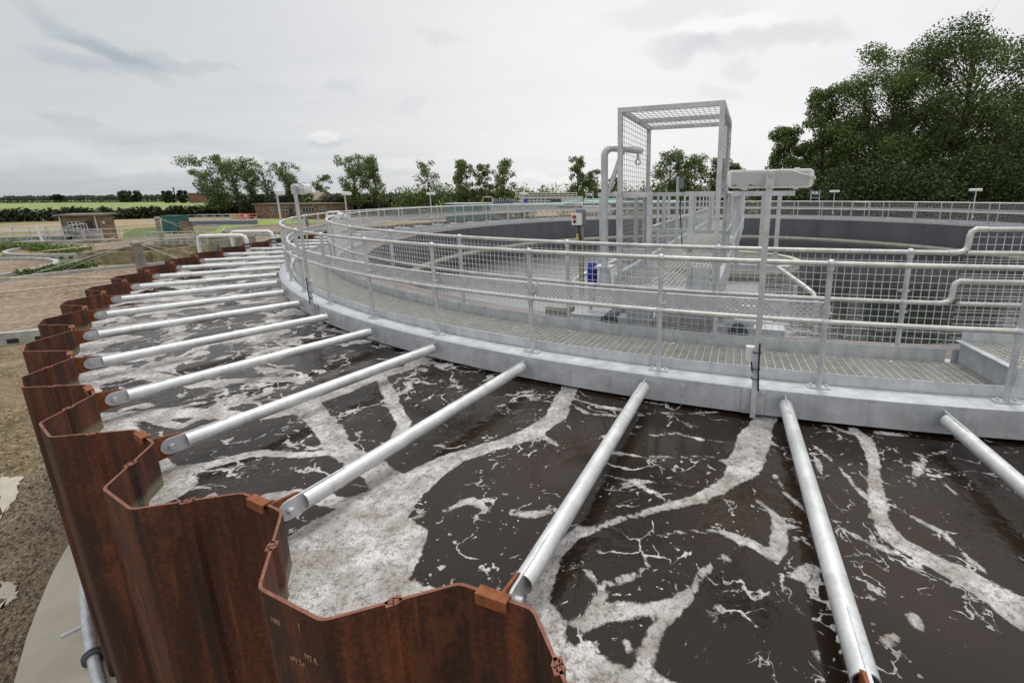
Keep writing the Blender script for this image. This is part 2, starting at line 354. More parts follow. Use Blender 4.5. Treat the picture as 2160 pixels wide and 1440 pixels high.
M['lawn'] = noisy('mown_grass', [(0.3, (0.10, 0.15, 0.03)), (0.5, (0.17, 0.24, 0.05)), (0.7, (0.30, 0.36, 0.08))], 0.25, 0.9, detail=8)
M['field'] = noisy('crop_field', [(0.3, (0.11, 0.155, 0.045)), (0.5, (0.18, 0.235, 0.07)), (0.64, (0.27, 0.31, 0.09)), (0.76, (0.45, 0.42, 0.07))], 0.035, 0.9, detail=10, stretch=(1, 1, 1))
M['farfield'] = noisy('far_field', [(0.3, (0.13, 0.165, 0.07)), (0.7, (0.24, 0.29, 0.11))], 0.01, 0.9, detail=6)
M['brick'] = noisy('brown_brick', [(0.3, (0.10, 0.065, 0.038)), (0.5, (0.17, 0.115, 0.07)), (0.7, (0.25, 0.185, 0.115))], 0.9, 0.9, detail=8, bmp=0.1, stretch=(1, 1, 2.2))
M['redbrick'] = noisy('red_brick', [(0.3, (0.14, 0.07, 0.05)), (0.7, (0.22, 0.115, 0.08))], 1.5, 0.9, detail=6)
M['rooffelt'] = noisy('roof_felt', [(0.3, (0.11, 0.105, 0.085)), (0.7, (0.25, 0.24, 0.20))], 1.2, 0.9, detail=6)
M['tiles'] = noisy('brown_tiles', [(0.3, (0.22, 0.165, 0.13)), (0.7, (0.30, 0.235, 0.19))], 2, 0.9, stretch=(0.4, 3, 3))
M['teal'] = noisy('teal_cladding', [(0.3, (0.02, 0.085, 0.085)), (0.7, (0.035, 0.13, 0.125))], 0.6, 0.5)
M['green'] = noisy('green_container_paint', [(0.3, (0.008, 0.075, 0.055)), (0.7, (0.014, 0.11, 0.08))], 0.8, 0.5, stretch=(3, 3, 0.3))
M['glass'] = mat('dark_window_glass', (0.03, 0.035, 0.045), 0.1, 0, 0.6)[0]
M['frame'] = mat('window_frame', (0.55, 0.55, 0.52), 0.5)[0]
M['door'] = mat('dark_door', (0.022, 0.02, 0.018), 0.6)[0]
M['orange'] = mat('orange_barrier_plastic', (0.72, 0.19, 0.04), 0.5)[0]
M['aqua'] = noisy('pale_green_pipe', [(0.3, (0.25, 0.46, 0.42)), (0.7, (0.38, 0.58, 0.53))], 1.5, 0.45)
M['skipred'] = mat('skip_red', (0.5, 0.03, 0.015), 0.5)[0]
M['skipyel'] = mat('skip_yellow', (0.45, 0.26, 0.015), 0.5)[0]
M['cream'] = noisy('cream_weir_concrete', [(0.3, (0.36, 0.35, 0.28)), (0.7, (0.56, 0.55, 0.46))], 3, 0.7)
M['tyre'] = mat('tyre_rubber', (0.02, 0.02, 0.02), 0.8)[0]
M['carpaint'] = mat('white_car_paint', (0.78, 0.78, 0.78), 0.25)[0]
M['ledge'] = noisy('brown_wall_top', [(0.3, (0.125, 0.10, 0.095)), (0.55, (0.175, 0.145, 0.135)), (0.75, (0.225, 0.19, 0.18))], 1.5, 0.7, detail=7)
m, t, b = mat('dark_tank_lining', rough=0.45); v = objco(t, (1.2, 1.2, 0.25), 'world'); f = noise(t, v, 1.0, 5, 0.6)
t.links.new(ramp(t, f, [(0.3, (0.062, 0.064, 0.074)), (0.7, (0.092, 0.095, 0.106))]), b.inputs['Base Color']); M['lining'] = m
M['bark'] = noisy('tree_bark', [(0.3, (0.035, 0.028, 0.02)), (0.7, (0.10, 0.085, 0.06))], 3, 0.9)
def leafmat(name, cols, hue=0.0):
    m, t, b = mat(name, rough=0.55, spec=0.25)
    g = t.nodes.new('ShaderNodeNewGeometry'); v = g.outputs['Position']
    f = noise(t, v, 0.35, 3, 0.6)
    r = g.outputs['Random Per Island']
    s = math_(t, 'ADD', math_(t, 'MULTIPLY', f, 0.6), math_(t, 'MULTIPLY', r, 0.4))
    c = ramp(t, s, [(0.25, cols[0]), (0.5, cols[1]), (0.75, cols[2])])
    t.links.new(c, b.inputs['Base Color'])
    tr = t.nodes.new('ShaderNodeBsdfTranslucent'); t.links.new(c, tr.inputs[0]); mx = t.nodes.new('ShaderNodeMixShader'); mx.inputs[0].default_value = 0.25
    out = t.nodes['Material Output']; t.links.new(b.outputs[0], mx.inputs[1]); t.links.new(tr.outputs[0], mx.inputs[2]); t.links.new(mx.outputs[0], out.inputs[0])
    return m
M['leafdark'] = leafmat('dark_leaves', [(0.042, 0.070, 0.020), (0.085, 0.130, 0.036), (0.155, 0.21, 0.058)])
M['leafmid'] = leafmat('green_leaves', [(0.055, 0.085, 0.024), (0.115, 0.165, 0.045), (0.20, 0.255, 0.075)])
M['leafhedge'] = leafmat('hedge_leaves', [(0.018, 0.026, 0.010), (0.034, 0.046, 0.018), (0.07, 0.08, 0.034)])
M['leaflight'] = leafmat('light_leaves', [(0.06, 0.09, 0.025), (0.13, 0.18, 0.05), (0.20, 0.25, 0.08)])
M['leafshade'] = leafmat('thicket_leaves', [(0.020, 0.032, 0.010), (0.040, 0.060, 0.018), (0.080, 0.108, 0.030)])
M['leaffar'] = leafmat('distant_leaves', [(0.03, 0.05, 0.03), (0.05, 0.075, 0.045), (0.08, 0.105, 0.06)])

# ------------------------------------------------------------------ key dimensions of the circular tank
CX, CY = 6.1369, 19.3605
R_PILE_IN, R_PILE_MID, R_PILE_OUT = 18.99, 19.16, 19.33
Z_PILE, Z_PIN, Z_DECK, Z_RAIL, Z_WATER = CAMZ-1.655, CAMZ-1.80, CAMZ-1.681, CAMZ-0.581, CAMZ-1.98
Z_CLEAR = CAMZ-3.08
TC = (CX, CY, 0.0)
def pol(r, deg, z=0.0): a = R_(deg); return (CX+r*math.cos(a), CY+r*math.sin(a), z)
measured = [258.36, 254.12, 249.75, 245.03, 240.41, 235.89, 231.32, 226.66, 222.16, 217.8, 213.56, 209.32, 204.92, 200.56, 196.17]
NS = 81; rest = NS-len(measured); span = 360-(measured[0]-measured[-1])
STRUTS = measured+[196.17-span*(i+1)/(rest+1) for i in range(rest)]      # clockwise order round the ring
def period(i): return (STRUTS[i]-STRUTS[(i+1) % NS]) % 360

# ------------------------------------------------------------------ ground, paths, fields
def sheet(name, pts, z, m, kind='structure', label=None, cat=None):
    b_ = MB(); b_.add([(p[0], p[1], z) for p in pts], [tuple(range(len(pts)))]); o = b_.build(name, m, kind=kind)
    if label: o['label'] = label
    return o
def pxs(lst, z=0.0): return [at(u, v, z) for u, v in lst]
gb = MB(); gb.add([(-3000, -200, 0), (3000, -200, 0), (3000, 4000, 0), (-3000, 4000, 0)], [(0, 1, 2, 3)]); gb.build('ground', M['ground'], kind='structure')
sheet('field', [(-900, 130, 0), (-80, 165, 0), (-60, 280, 0), (-80, 540, 0), (-900, 540, 0)], 0.15, M['field'])
sheet('field', [(-2500, 600, 0), (800, 600, 0), (800, 3600, 0), (-2500, 3600, 0)], 0.4, M['farfield'])
sheet('soil_path', pxs([(-60, 705), (100, 695), (190, 700), (190, 960), (110, 1005), (60, 1010), (-60, 1010)]), 0.008, M['soil'])
sheet('sand_track', pxs([(0, 528), (170, 543), (345, 548), (460, 540), (470, 530), (300, 530), (170, 523), (0, 520)]), 0.012, M['sand'])
sheet('sand_track', pxs([(0, 478), (140, 470), (270, 452), (400, 455), (520, 458), (700, 465), (560, 470), (420, 470), (260, 476), (130, 487), (0, 492)]), 0.012, M['sand'])
sheet('grass_verge', pxs([(258, 508), (345, 498), (352, 478), (262, 484)]), 0.02, M['grass'])
sheet('yard', pxs([(690, 452), (900, 440), (1400, 436), (1600, 440), (1600, 470), (690, 470)]), 0.016, M['sand'])
sheet('grass_verge', pxs([(470, 471), (610, 462), (700, 468), (700, 500), (560, 512), (450, 492)]), 0.016, M['lawn'])
sheet('grass_verge', pxs([(0, 500), (100, 505), (110, 520), (95, 535), (60, 530), (0, 528)]), 0.016, M['grass'])
sheet('grass_verge', pxs([(0, 590), (100, 565), (120, 545), (190, 553), (180, 575), (60, 590), (0, 610)]), 0.016, M['grass'])
gp = [pol(17.5, a) for a in range(170, 262, 4)]+[pol(21.2-0.0*a, a) for a in range(258, 168, -4)]
# gravel strip hugging the tank, with the pale concrete apron on top of it
gpl = [pol(18.2, a) for a in range(196, 268, 3)]+[pol(25.5 if a > 218 else 20.5, a) for a in range(264, 195, -3)]
sheet('gravel_strip', gpl, 0.012, M['gravel'])
edge = [at(160, 1135), at(132, 1180), at(110, 1222), at(84, 1285), at(60, 1350), at(35, 1440), at(10, 1540)]
inner = [pol(18.7, 238), pol(18.7, 232), pol(18.7, 226), pol(18.8, 220)]
ap = MB(); ol = [(p[0], p[1]) for p in edge]+[(p[0], p[1]) for p in inner]
ap.prism(ol, 0.0, 0.06); ap.build('concrete_apron', M['apron'], kind='structure')
for i, pts in enumerate(([(0, 1008), (50, 1008), (38, 1045), (0, 1102)], [(0, 1228), (38, 1240), (30, 1268), (0, 1290)])):
    pp = pxs(pts); rag = []
    for a_, b_ in zip(pp, pp[1:]+pp[:1]):
        for f_ in np.linspace(0, 1, 9)[:-1]: rag.append(tuple((a_+(b_-a_)*f_)[:2]+rng.normal(size=2)*0.022))
    q = MB(); q.prism(rag, 0.0, 0.035); q.build('concrete_slab', M['apron'], kind='structure')

sb = MB(); rs_ = np.random.default_rng(5)
for k in range(2600):
    u_, v_ = rs_.uniform(-60, 240), rs_.uniform(860, 1500); p = at(u_, v_)
    if math.hypot(p[0]-6.1369, p[1]-19.3605) < 19.75: continue
    r = rs_.uniform(0.008, 0.028); q = r*rs_.uniform(.6, 1.3, 3); sb.add([(p[0]+q[0], p[1], .02), (p[0], p[1]+q[1], .02), (p[0]-q[2], p[1], .02), (p[0], p[1]-q[0], .02), (p[0]+.2*r, p[1], .02+r*.9)], [(0, 1, 4), (1, 2, 4), (2, 3, 4), (3, 0, 4)])
o = sb.build('loose_stones', M['gravel']); tag(o, 'loose stones scattered over the gravel at bottom left', 'stones', kind='stuff')

# ------------------------------------------------------------------ liquid in the outer ring with foam
ZW = CAMZ-Z_WATER
def segs(pts, ws):
    out = []
    P_ = [at(u, v, Z_WATER)[:2] for u, v in pts]
    for i in range(len(P_)-1): out.append((P_[i], P_[i+1], ws[i], ws[i+1]))
    return out
streams = []
streams += segs([(1215, 790), (1195, 830), (1170, 880), (1120, 915), (1040, 940), (960, 965), (890, 1005), (820, 1055), (770, 1100), (720, 1150), (680, 1210), (640, 1280)], [.10, .09, .10, .09, .07, .09, .14, .20, .26, .36, .42, .4])
streams += segs([(1625, 855), (1610, 890), (1590, 930), (1565, 985), (1540, 1015), (1480, 1050), (1400, 1070), (1300, 1098), (1215, 1130), (1175, 1175), (1140, 1240), (1130, 1300), (1145, 1360), (1165, 1420)], [.09, .09, .13, .12, .07, .05, .035, .025, .03, .03, .06, .07, .05, .06])
streams += segs([(1800, 905), (1825, 925), (1840, 960), (1848, 1030), (1855, 1090), (1885, 1135), (1960, 1180), (2060, 1232), (2170, 1300)], [.04, .06, .04, .045, .06, .07, .06, .08, .12])
def zsegs(pts, ws): return segs([(1080+x*0.8036, 720+y*0.8036) for x, y in pts], ws)
for pts_, ws_ in (([(640, 182), (560, 183), (460, 190), (330, 186), (230, 170), (160, 150)], [.02, .012, .014, .012, .02, .03]),
    ([(160, 165), (200, 190), (290, 196), (380, 190)], [.02, .022, .012, .008]), ([(60, 230), (100, 260), (120, 275)], [.03, .02, .008]),
    ([(190, 262), (290, 240), (370, 246), (430, 240), (500, 258), (560, 264)], [.006, .012, .010, .018, .014, .008]),
    ([(250, 290), (350, 303), (440, 303), (520, 302), (570, 318)], [.010, .014, .008, .012, .05]),
    ([(230, 345), (300, 365), (380, 368)], [.008, .016, .008]), ([(190, 402), (250, 381), (330, 378), (380, 400), (420, 428)], [.006, .010, .009, .010, .006]),
    ([(400, 372), (450, 376), (500, 380)], [.006, .012, .004]), ([(370, 512), (430, 500), (540, 495), (620, 525), (680, 560)], [.006, .012, .018, .028, .045]),
    ([(640, 412), (680, 445), (705, 480), (700, 530), (690, 575)], [.006, .018, .050, .055, .030]), ([(720, 485), (760, 487), (805, 488)], [.035, .016, .008]),
    ([(600, 536), (540, 570), (490, 620), (470, 655), (420, 690), (340, 705), (250, 710), (190, 745)], [.008, .014, .026, .032, .030, .038, .040, .02]),
    ([(480, 650), (400, 730), (360, 790), (345, 850), (325, 900), (300, 960)], [.028, .036, .040, .042, .050, .05]),
    ([(150, 735), (200, 740), (222, 680), (245, 640), (320, 612), (355, 590), (350, 560)], [.01, .030, .034, .020, .018, .013, .006]), ([(190, 598), (200, 600), (225, 650)], [.02, .018, .008]),
    ([(180, 492), (130, 530), (80, 600), (70, 680), (105, 740), (110, 800), (130, 860), (200, 872), (300, 885), (345, 850)], [.028, .030, .034, .05, .06, .05, .06, .035, .030, .02]),
    ([(745, 612), (780, 592), (825, 600)], [.026, .030, .008]), ([(770, 620), (790, 665)], [.012, .008]), ([(690, 670), (720, 685)], [.012, .016]),
    ([(790, 270), (860, 330), (900, 380), (940, 420)], [.006, .013, .011, .010]), ([(800, 310), (815, 360)], [.018, .010]), ([(850, 480), (920, 520), (1000, 552)], [.008, .018, .026]),
    ([(690, 352), (720, 400), (780, 452)], [.020, .022, .010]), ([(670, 258), (720, 290), (760, 330)], [.02, .008, .004]), ([(750, 208), (830, 220), (880, 238)], [.012, .014, .02]),
    ([(960, 240), (1040, 246)], [.03, .012]), ([(1045, 288), (1085, 302), (1060, 362)], [.010, .026, .010]), ([(1085, 300), (1150, 286)], [.022, .006]), ([(1060, 320), (1055, 380)], [.022, .012]),
    ([(1040, 455), (1130, 500), (1200, 570), (1240, 600)], [.012, .015, .011, .005]), ([(1130, 352), (1165, 340), (1195, 345)], [.008, .012, .006]), ([(1130, 368), (1168, 402)], [.010, .007]),
    ([(1190, 335), (1240, 345), (1290, 360)], [.008, .014, .006]), ([(978, 782), (1012, 770)], [.026, .022]), ([(1055, 722), (1068, 752)], [.022, .018]), ([(308, 792), (312, 805)], [.016, .014]),
    ([(798, 815), (800, 826)], [.014, .014]), ([(1150, 718), (1162, 724)], [.014, .012]), ([(510, 710), (550, 698)], [.012, .012]), ([(570, 575), (590, 572)], [.008, .006]), ([(408, 640), (412, 610), (445, 580)], [.004, .007, .009]),
    ([(0, 450), (60, 455), (115, 440)], [.026, .034, .030])): streams += zsegs(pts_, ws_)
streams += segs([(860, 1100), (880, 1130), (855, 1180), (815, 1210)], [.03, .06, .08, .16]); streams += segs([(880, 1090), (940, 1075), (990, 1055), (1040, 1080)], [.02, .015, .03, .01])
streams += segs([(905, 750), (860, 775), (800, 790), (700, 828), (640, 850)], [.12, .10, .12, .16, .12]); streams += segs([(800, 790), (825, 840), (850, 895), (830, 930)], [.05, .07, .06, .05])
streams += segs([(690, 830), (640, 850), (690, 900), (720, 950), (790, 990), (840, 1040)], [.10, .12, .10, .09, .10, .12]); streams += segs([(650, 860), (540, 880), (400, 870), (250, 880)], [.10, .07, .10, .12])
streams += segs([(720, 950), (640, 960), (540, 955), (440, 980), (360, 1000)], [.04, .04, .05, .06, .12]); streams += segs([(640, 800), (540, 800), (420, 810), (300, 790), (230, 780)], [.08, .06, .10, .10, .14])
streams += segs([(840, 1040), (720, 1060), (620, 1040), (560, 1050)], [.09, .06, .05, .05]); streams += segs([(300, 880), (380, 900), (470, 860), (560, 830)], [.05, .05, .04, .06])
for k in range(18):     # scum gathered inside the pockets of the piles on the left
    streams += [(np.array(pol(19.05, 252-k*3.6)[:2]), np.array(pol(19.05, 250-k*3.6)[:2]), 0.20+0.05*math.sin(k*2.1), 0.20)]
def waterring():
    ang = list(np.arange(222, 275, 0.10))+list(np.arange(275, 360+182, 0.8))+list(np.arange(182, 222, 0.35))
    ang = np.array(sorted(a % 360 for a in ang)); rad = np.concatenate([np.arange(15.2, 16.4, 0.3), np.arange(16.4, 19.40, 0.034)])
    A, Rr = np.meshgrid(np.radians(ang), rad, indexing='ij')
    pa, pr = [], []
    for i in range(NS):
        c = STRUTS[i]; p = period(i); pa += [c+p*.12, c-p*.12, c-p*.375, c-p*.625]; pr += [R_PILE_IN, R_PILE_IN, R_PILE_OUT, R_PILE_OUT]
    oi = np.argsort(np.array(pa) % 360); lim = np.interp(ang, (np.array(pa) % 360)[oi], np.array(pr)[oi], period=360)
    Rr = np.minimum(Rr, lim[:, None]); X = CX+Rr*np.cos(A); Y = CY+Rr*np.sin(A)
    F = np.full(X.shape, -1.0)
    for p, q, w0, w1 in streams:
        d = q-p; L2 = max(d@d, 1e-9)
        tt = np.clip(((X-p[0])*d[0]+(Y-p[1])*d[1])/L2, 0, 1)
        dist = np.hypot(X-p[0]-tt*d[0], Y-p[1]-tt*d[1]); F = np.maximum(F, w0+(w1-w0)*tt-dist)
    deg = np.degrees(A) % 360
    G = np.interp(deg, [0, 150, 180, 205, 228, 236, 244, 252, 270, 360], [.5, .55, .9, 1.0, .95, .7, .28, .14, .1, .5])
    n, m_ = X.shape; vs = np.stack([X, Y, np.full(X.shape, Z_WATER)], -1).reshape(-1, 3)
    i, j = np.meshgrid(np.arange(n), np.arange(m_-1), indexing='ij'); i2 = (i+1) % n
    fs = np.stack([i*m_+j, i*m_+j+1, i2*m_+j+1, i2*m_+j], -1).reshape(-1, 4)
    me = bpy.data.meshes.new('aeration_liquid'); me.vertices.add(len(vs)); me.vertices.foreach_set('co', vs.ravel())
    me.loops.add(fs.size); me.loops.foreach_set('vertex_index', fs.ravel()); me.polygons.add(len(fs)); me.polygons.foreach_set('loop_start', np.arange(0, fs.size, 4))
    me.update(calc_edges=True); me.validate()
    for nm, arr in (('foam', F), ('veil', G)):
        at_ = me.attributes.new(nm, 'FLOAT', 'POINT'); at_.data.foreach_set('value', arr.ravel().astype(np.float32))
    me.polygons.foreach_set('use_smooth', [True]*len(fs))
    return me
m, t, b = mat('brown_liquor_with_foam', (0.018, 0.012, 0.009), 0.12, 0, 0.5)
v = objco(t, None, 'world')
fa = t.nodes.new('ShaderNodeAttribute'); fa.attribute_name = 'foam'; ga = t.nodes.new('ShaderNodeAttribute'); ga.attribute_name = 'veil'
wn = noise(t, v, 1.6, 4, 0.6, 0.0, True); vw = vmath(t, 'ADD', v, vmath(t, 'MULTIPLY', vmath(t, 'SUBTRACT', wn, 0.5), 0.9))
n1 = noise(t, vw, 4.0, 6, 0.62); n2 = noise(t, v, 24.0, 5, 0.7)
e1 = math_(t, 'SUBTRACT', n1, 0.5); e2 = math_(t, 'SUBTRACT', n2, 0.5)
f1 = mapr(t, math_(t, 'ADD', fa.outputs['Fac'], math_(t, 'ADD', math_(t, 'MULTIPLY', e1, 0.10), math_(t, 'MULTIPLY', e2, 0.035))), -0.004, 0.008)
# polar coordinates of the ring: the liquid rolls round the tank, so the seams are drawn out along it
rel = vmath(t, 'SUBTRACT', v, (6.1369, 19.3605, 0)); sx = t.nodes.new('ShaderNodeSeparateXYZ'); t.links.new(rel, sx.inputs[0])
phi = math_(t, 'ARCTAN2', sx.outputs[1], sx.outputs[0]); rad_l = vmath(t, 'LENGTH', vmath(t, 'MULTIPLY', rel, (1, 1, 0)))
cp_ = t.nodes.new('ShaderNodeCombineXYZ'); t.links.new(math_(t, 'MULTIPLY', rad_l, 1.25), cp_.inputs[0]); t.links.new(math_(t, 'MULTIPLY', phi, 17.7*0.72), cp_.inputs[1])
wA = noise(t, v, 0.9, 3, 0.5, 0.0, True); wB = noise(t, v, 3.2, 4, 0.6, 0.0, True)
pv = vmath(t, 'ADD', cp_.outputs[0], vmath(t, 'ADD', vmath(t, 'MULTIPLY', vmath(t, 'SUBTRACT', wA, 0.5), 2.0), vmath(t, 'MULTIPLY', vmath(t, 'SUBTRACT', wB, 0.5), 0.50)))
br1 = noise(t, v, 1.2, 3, 0.6); br2 = noise(t, v, 2.3, 4, 0.65)
def cells(scale, wlo, whi, vec, brk, blo, bhi, en, drop=-0.09):
    """foam lying along the seams between upwelling cells; brk breaks the seams up"""
    vo = t.nodes.new('ShaderNodeTexVoronoi'); vo.feature = 'DISTANCE_TO_EDGE'; vo.inputs['Scale'].default_value = scale; t.links.new(vec, vo.inputs['Vector'])
    wd = math_(t, 'ADD', mapr(t, ga.outputs['Fac'], 0.0, 1.0, wlo, whi), mapr(t, brk, blo, bhi, drop, 0.0))
    e = math_(t, 'SUBTRACT', math_(t, 'ADD', wd, math_(t, 'ADD', math_(t, 'MULTIPLY', e1, en), math_(t, 'MULTIPLY', e2, en*0.5))), vo.outputs['Distance'])
    return mapr(t, e, 0.0, 0.012)
pv2 = vmath(t, 'ADD', pv, (3.7, 1.9, 0.0))
c1 = cells(0.75, -0.045, 0.130, pv, br1, 0.36, 0.50, 0.12); c2 = cells(1.6, 0.011, 0.060, pv2, br2, 0.40, 0.54, 0.12); c3 = cells(3.1, 0.014, 0.035, pv, br1, 0.51, 0.59, 0.11, -0.06)
vs_ = t.nodes.new('ShaderNodeTexVoronoi'); vs_.inputs['Scale'].default_value = 17; t.links.new(vw, vs_.inputs['Vector'])
sp = t.nodes.new('ShaderNodeSeparateColor'); t.links.new(vs_.outputs['Color'], sp.inputs[0])
siz = mapr(t, sp.outputs[0], 0.52, 1.0, 0.0, 0.25); dots = mapr(t, math_(t, 'SUBTRACT', siz, vs_.outputs['Distance']), 0.0, 0.03)
dens = mapr(t, noise(t, v, 0.8, 3, 0.5), 0.36, 0.56); dots = math_(t, 'MULTIPLY', dots, dens)
foam = math_(t, 'MAXIMUM', math_(t, 'MAXIMUM', f1, c1), math_(t, 'MAXIMUM', math_(t, 'MAXIMUM', c2, dots), c3), clamp=True)
bub = t.nodes.new('ShaderNodeTexVoronoi'); bub.inputs['Scale'].default_value = 75; t.links.new(v, bub.inputs['Vector'])
bn = noise(t, v, 30, 4, 0.75); fn = noise(t, v, 4.0, 4, 0.65)
fcol = ramp(t, fn, [(0.3, (0.26, 0.235, 0.215)), (0.48, (0.39, 0.37, 0.355)), (0.64, (0.60, 0.59, 0.58))])
fcol = mixc(t, mapr(t, bn, 0.48, 0.64, 0.0, 0.72), fcol, (0.12, 0.095, 0.082))
fcol = mixc(t, mapr(t, bub.outputs['Distance'], 0.5, 0.9, 0.0, 0.4), fcol, (0.18, 0.15, 0.13))
wc = mixc(t, mapr(t, noise(t, v, 0.5, 3, 0.5), 0.4, 0.6), (0.014, 0.0088, 0.0060), (0.027, 0.0180, 0.0125))
t.links.new(mixc(t, foam, wc, fcol), b.inputs['Base Color'])
t.links.new(mapr(t, foam, 0, 1, 0.10, 0.85), b.inputs['Roughness']); b.inputs['IOR'].default_value = 1.31
ripn = noise(t, vmath(t, 'MULTIPLY', vw, (1, 1, 1)), 4.5, 4, 0.5); rip_mask = mapr(t, noise(t, v, 0.9, 2, 0.5), 0.45, 0.62, 0.15, 1.0)
h = math_(t, 'ADD', math_(t, 'MULTIPLY', math_(t, 'MULTIPLY', ripn, rip_mask), 0.040), math_(t, 'MULTIPLY', math_(t, 'MULTIPLY', foam, 1.0), math_(t, 'ADD', 0.012, math_(t, 'MULTIPLY', bub.outputs['Distance'], -0.012))))
bp = t.nodes.new('ShaderNodeBump'); bp.inputs['Strength'].default_value = 0.55; bp.inputs['Distance'].default_value = 1.0; t.links.new(h, bp.inputs['Height']); t.links.new(bp.outputs[0], b.inputs['Normal'])
M['liquor'] = m
me = waterring(); me.materials.append(m); o = bpy.data.objects.new('water', me); col.objects.link(o); o['kind'] = 'structure'
# clear water in the middle tank
m, t, b = mat('settled_water', (0.012, 0.014, 0.016), 0.04, 0, 0.5); v = objco(t, None, 'world'); b.inputs['IOR'].default_value = 5.0
n1 = noise(t, objco(t, (1.0, 2.2, 1), 'world'), 1.6, 4, 0.55); n2 = noise(t, v, 5, 3, 0.6)
h = math_(t, 'ADD', math_(t, 'MULTIPLY', n1, 0.030), math_(t, 'MULTIPLY', n2, 0.007)); bp = t.nodes.new('ShaderNodeBump'); bp.inputs['Strength'].default_value = 0.5; bp.inputs['Distance'].default_value = 1.0
t.links.new(h, bp.inputs['Height']); t.links.new(bp.outputs[0], b.inputs['Normal'])
wm = MB(); n = 120; wm.add([(CX+14.52*math.cos(2*PI*i/n), CY+14.52*math.sin(2*PI*i/n), Z_CLEAR) for i in range(n)], [tuple(range(n))]); wm.build('water', m, kind='structure')

# ------------------------------------------------------------------ sheet pile wall
wall = thing('sheet_pile_wall', 'rusty brown steel sheet pile wall ringing the foaming tank', 'wall', TC)
def arcpt(r, deg): a = R_(deg); return np.array([r*math.cos(a), r*math.sin(a)])
def bend(pts, k=0.22):            # round the corners of a plan polyline
    out = [pts[0]]
    for i in range(1, len(pts)-1):
        p = pts[i]; a = pts[i-1]-p; c = pts[i+1]-p; la = min(0.032, np.linalg.norm(a)*0.4); lc = min(0.032, np.linalg.norm(c)*0.4)
        a = p+a/np.linalg.norm(a)*la; c = p+c/np.linalg.norm(c)*lc
        for s in (0, .33, .67, 1): out.append((1-s)**2*a+2*s*(1-s)*p+s*s*c)
    return out+[pts[-1]]
def pile_line(i, outer):
    c = STRUTS[i]; p = period(i)
    pm = period((i-1) % NS)
    if not outer:   # centred on strut, from +pm/4 to -p/4
        a0, a1 = c+pm*0.25, c-p*0.25; f0, f1 = c+pm*0.12, c-p*0.12; rf = R_PILE_IN
    else:
        a0, a1 = c-p*0.25, c-p*0.75; f0, f1 = c-p*0.375, c-p*0.625; rf = R_PILE_OUT
    base = [arcpt(R_PILE_MID, a0), arcpt(rf, f0), arcpt(rf, f1), arcpt(R_PILE_MID, a1)]
    L_ = bend(base)
    def hook(pt, q, s):           # claw of the interlock
        d = (pt-q)/np.linalg.norm(pt-q); nn = np.array([-d[1], d[0]])*s
        return [pt-d*0.004+nn*0.016, pt+d*0.022+nn*0.020, pt+d*0.028-nn*0.004, pt+d*0.012-nn*0.017, pt-d*0.004-nn*0.006]
    s = 1 if outer else -1
    return hook(L_[0], L_[2], s)[::-1]+L_+hook(L_[-1], L_[-3], -s)
order = sorted([(i, oo) for i in range(NS) for oo in (0, 1)], key=lambda k: np.hypot(*(np.array(pol(19.2, STRUTS[k[0]]-period(k[0])*0.5*k[1])[:2]))))
restm = MB(); restm.two = True
for n_, (i, oo) in enumerate(order):
    zz = [-0.3, Z_WATER-0.25, Z_PILE] if n_ < 100 else [-0.3, Z_PILE]
    if n_ < 100:
        pm_ = MB(); pm_.two = True; pm_.sweep(pile_line(i, oo), zz, 0.014)
        pm_.build('sheet_pile', [M['rust'], M['rustedge']], wall)
    else: restm.sweep(pile_line(i, oo), zz, 0.014)
ro = restm.build('sheet_pile', [M['rust'], M['rustedge']], wall); ro['kind'] = 'stuff'
# orange clamp channels bridging the top of each inner pan and lug plates for the struts
clamp = MB(); clamp.two = False
clamp.box((R_PILE_IN+0.006, -0.03, 0.008), (0.046, 0.15, 0.010)); clamp.box((R_PILE_IN+0.026, -0.03, -0.018), (0.008, 0.15, 0.042)); clamp.box((R_PILE_IN-0.014, -0.03, -0.018), (0.008, 0.15, 0.042))
cl0 = clamp.build('clamp', M['rustcap'], wall, (0, 0, Z_PILE), R_(STRUTS[3]+0.05))
lug = MB(); lg = []
for k in range(9): a = -PI/2+PI*k/8; lg.append((R_PILE_IN-0.165-0.075*math.cos(a), 0.075*math.sin(a)))
lg = [(R_PILE_IN+0.0, -0.095)]+lg+[(R_PILE_IN+0.0, 0.095)]
n = len(lg); vs = [(x, -0.026, z) for x, z in lg]+[(x, -0.011, z) for x, z in lg]
lug.add(vs, [tuple(range(n)), tuple(range(n, 2*n))[::-1]]+[(i, n+i, n+(i+1) % n, (i+1) % n) for i in range(n)])
lug.box((R_PILE_IN-0.012, -0.018, -0.01), (0.012, 0.10, 0.20))
lg0 = lug.build('lug', M['rustcap'], wall, (0, 0, Z_PIN), R_(STRUTS[3]))
for i in range(NS):
    if i == 3: continue
    for src, off in ((cl0, 0.05), (lg0, 0)):
        c = src.copy(); col.objects.link(c); c.rotation_euler = (0, 0, R_(STRUTS[i]+off)); c.parent = wall
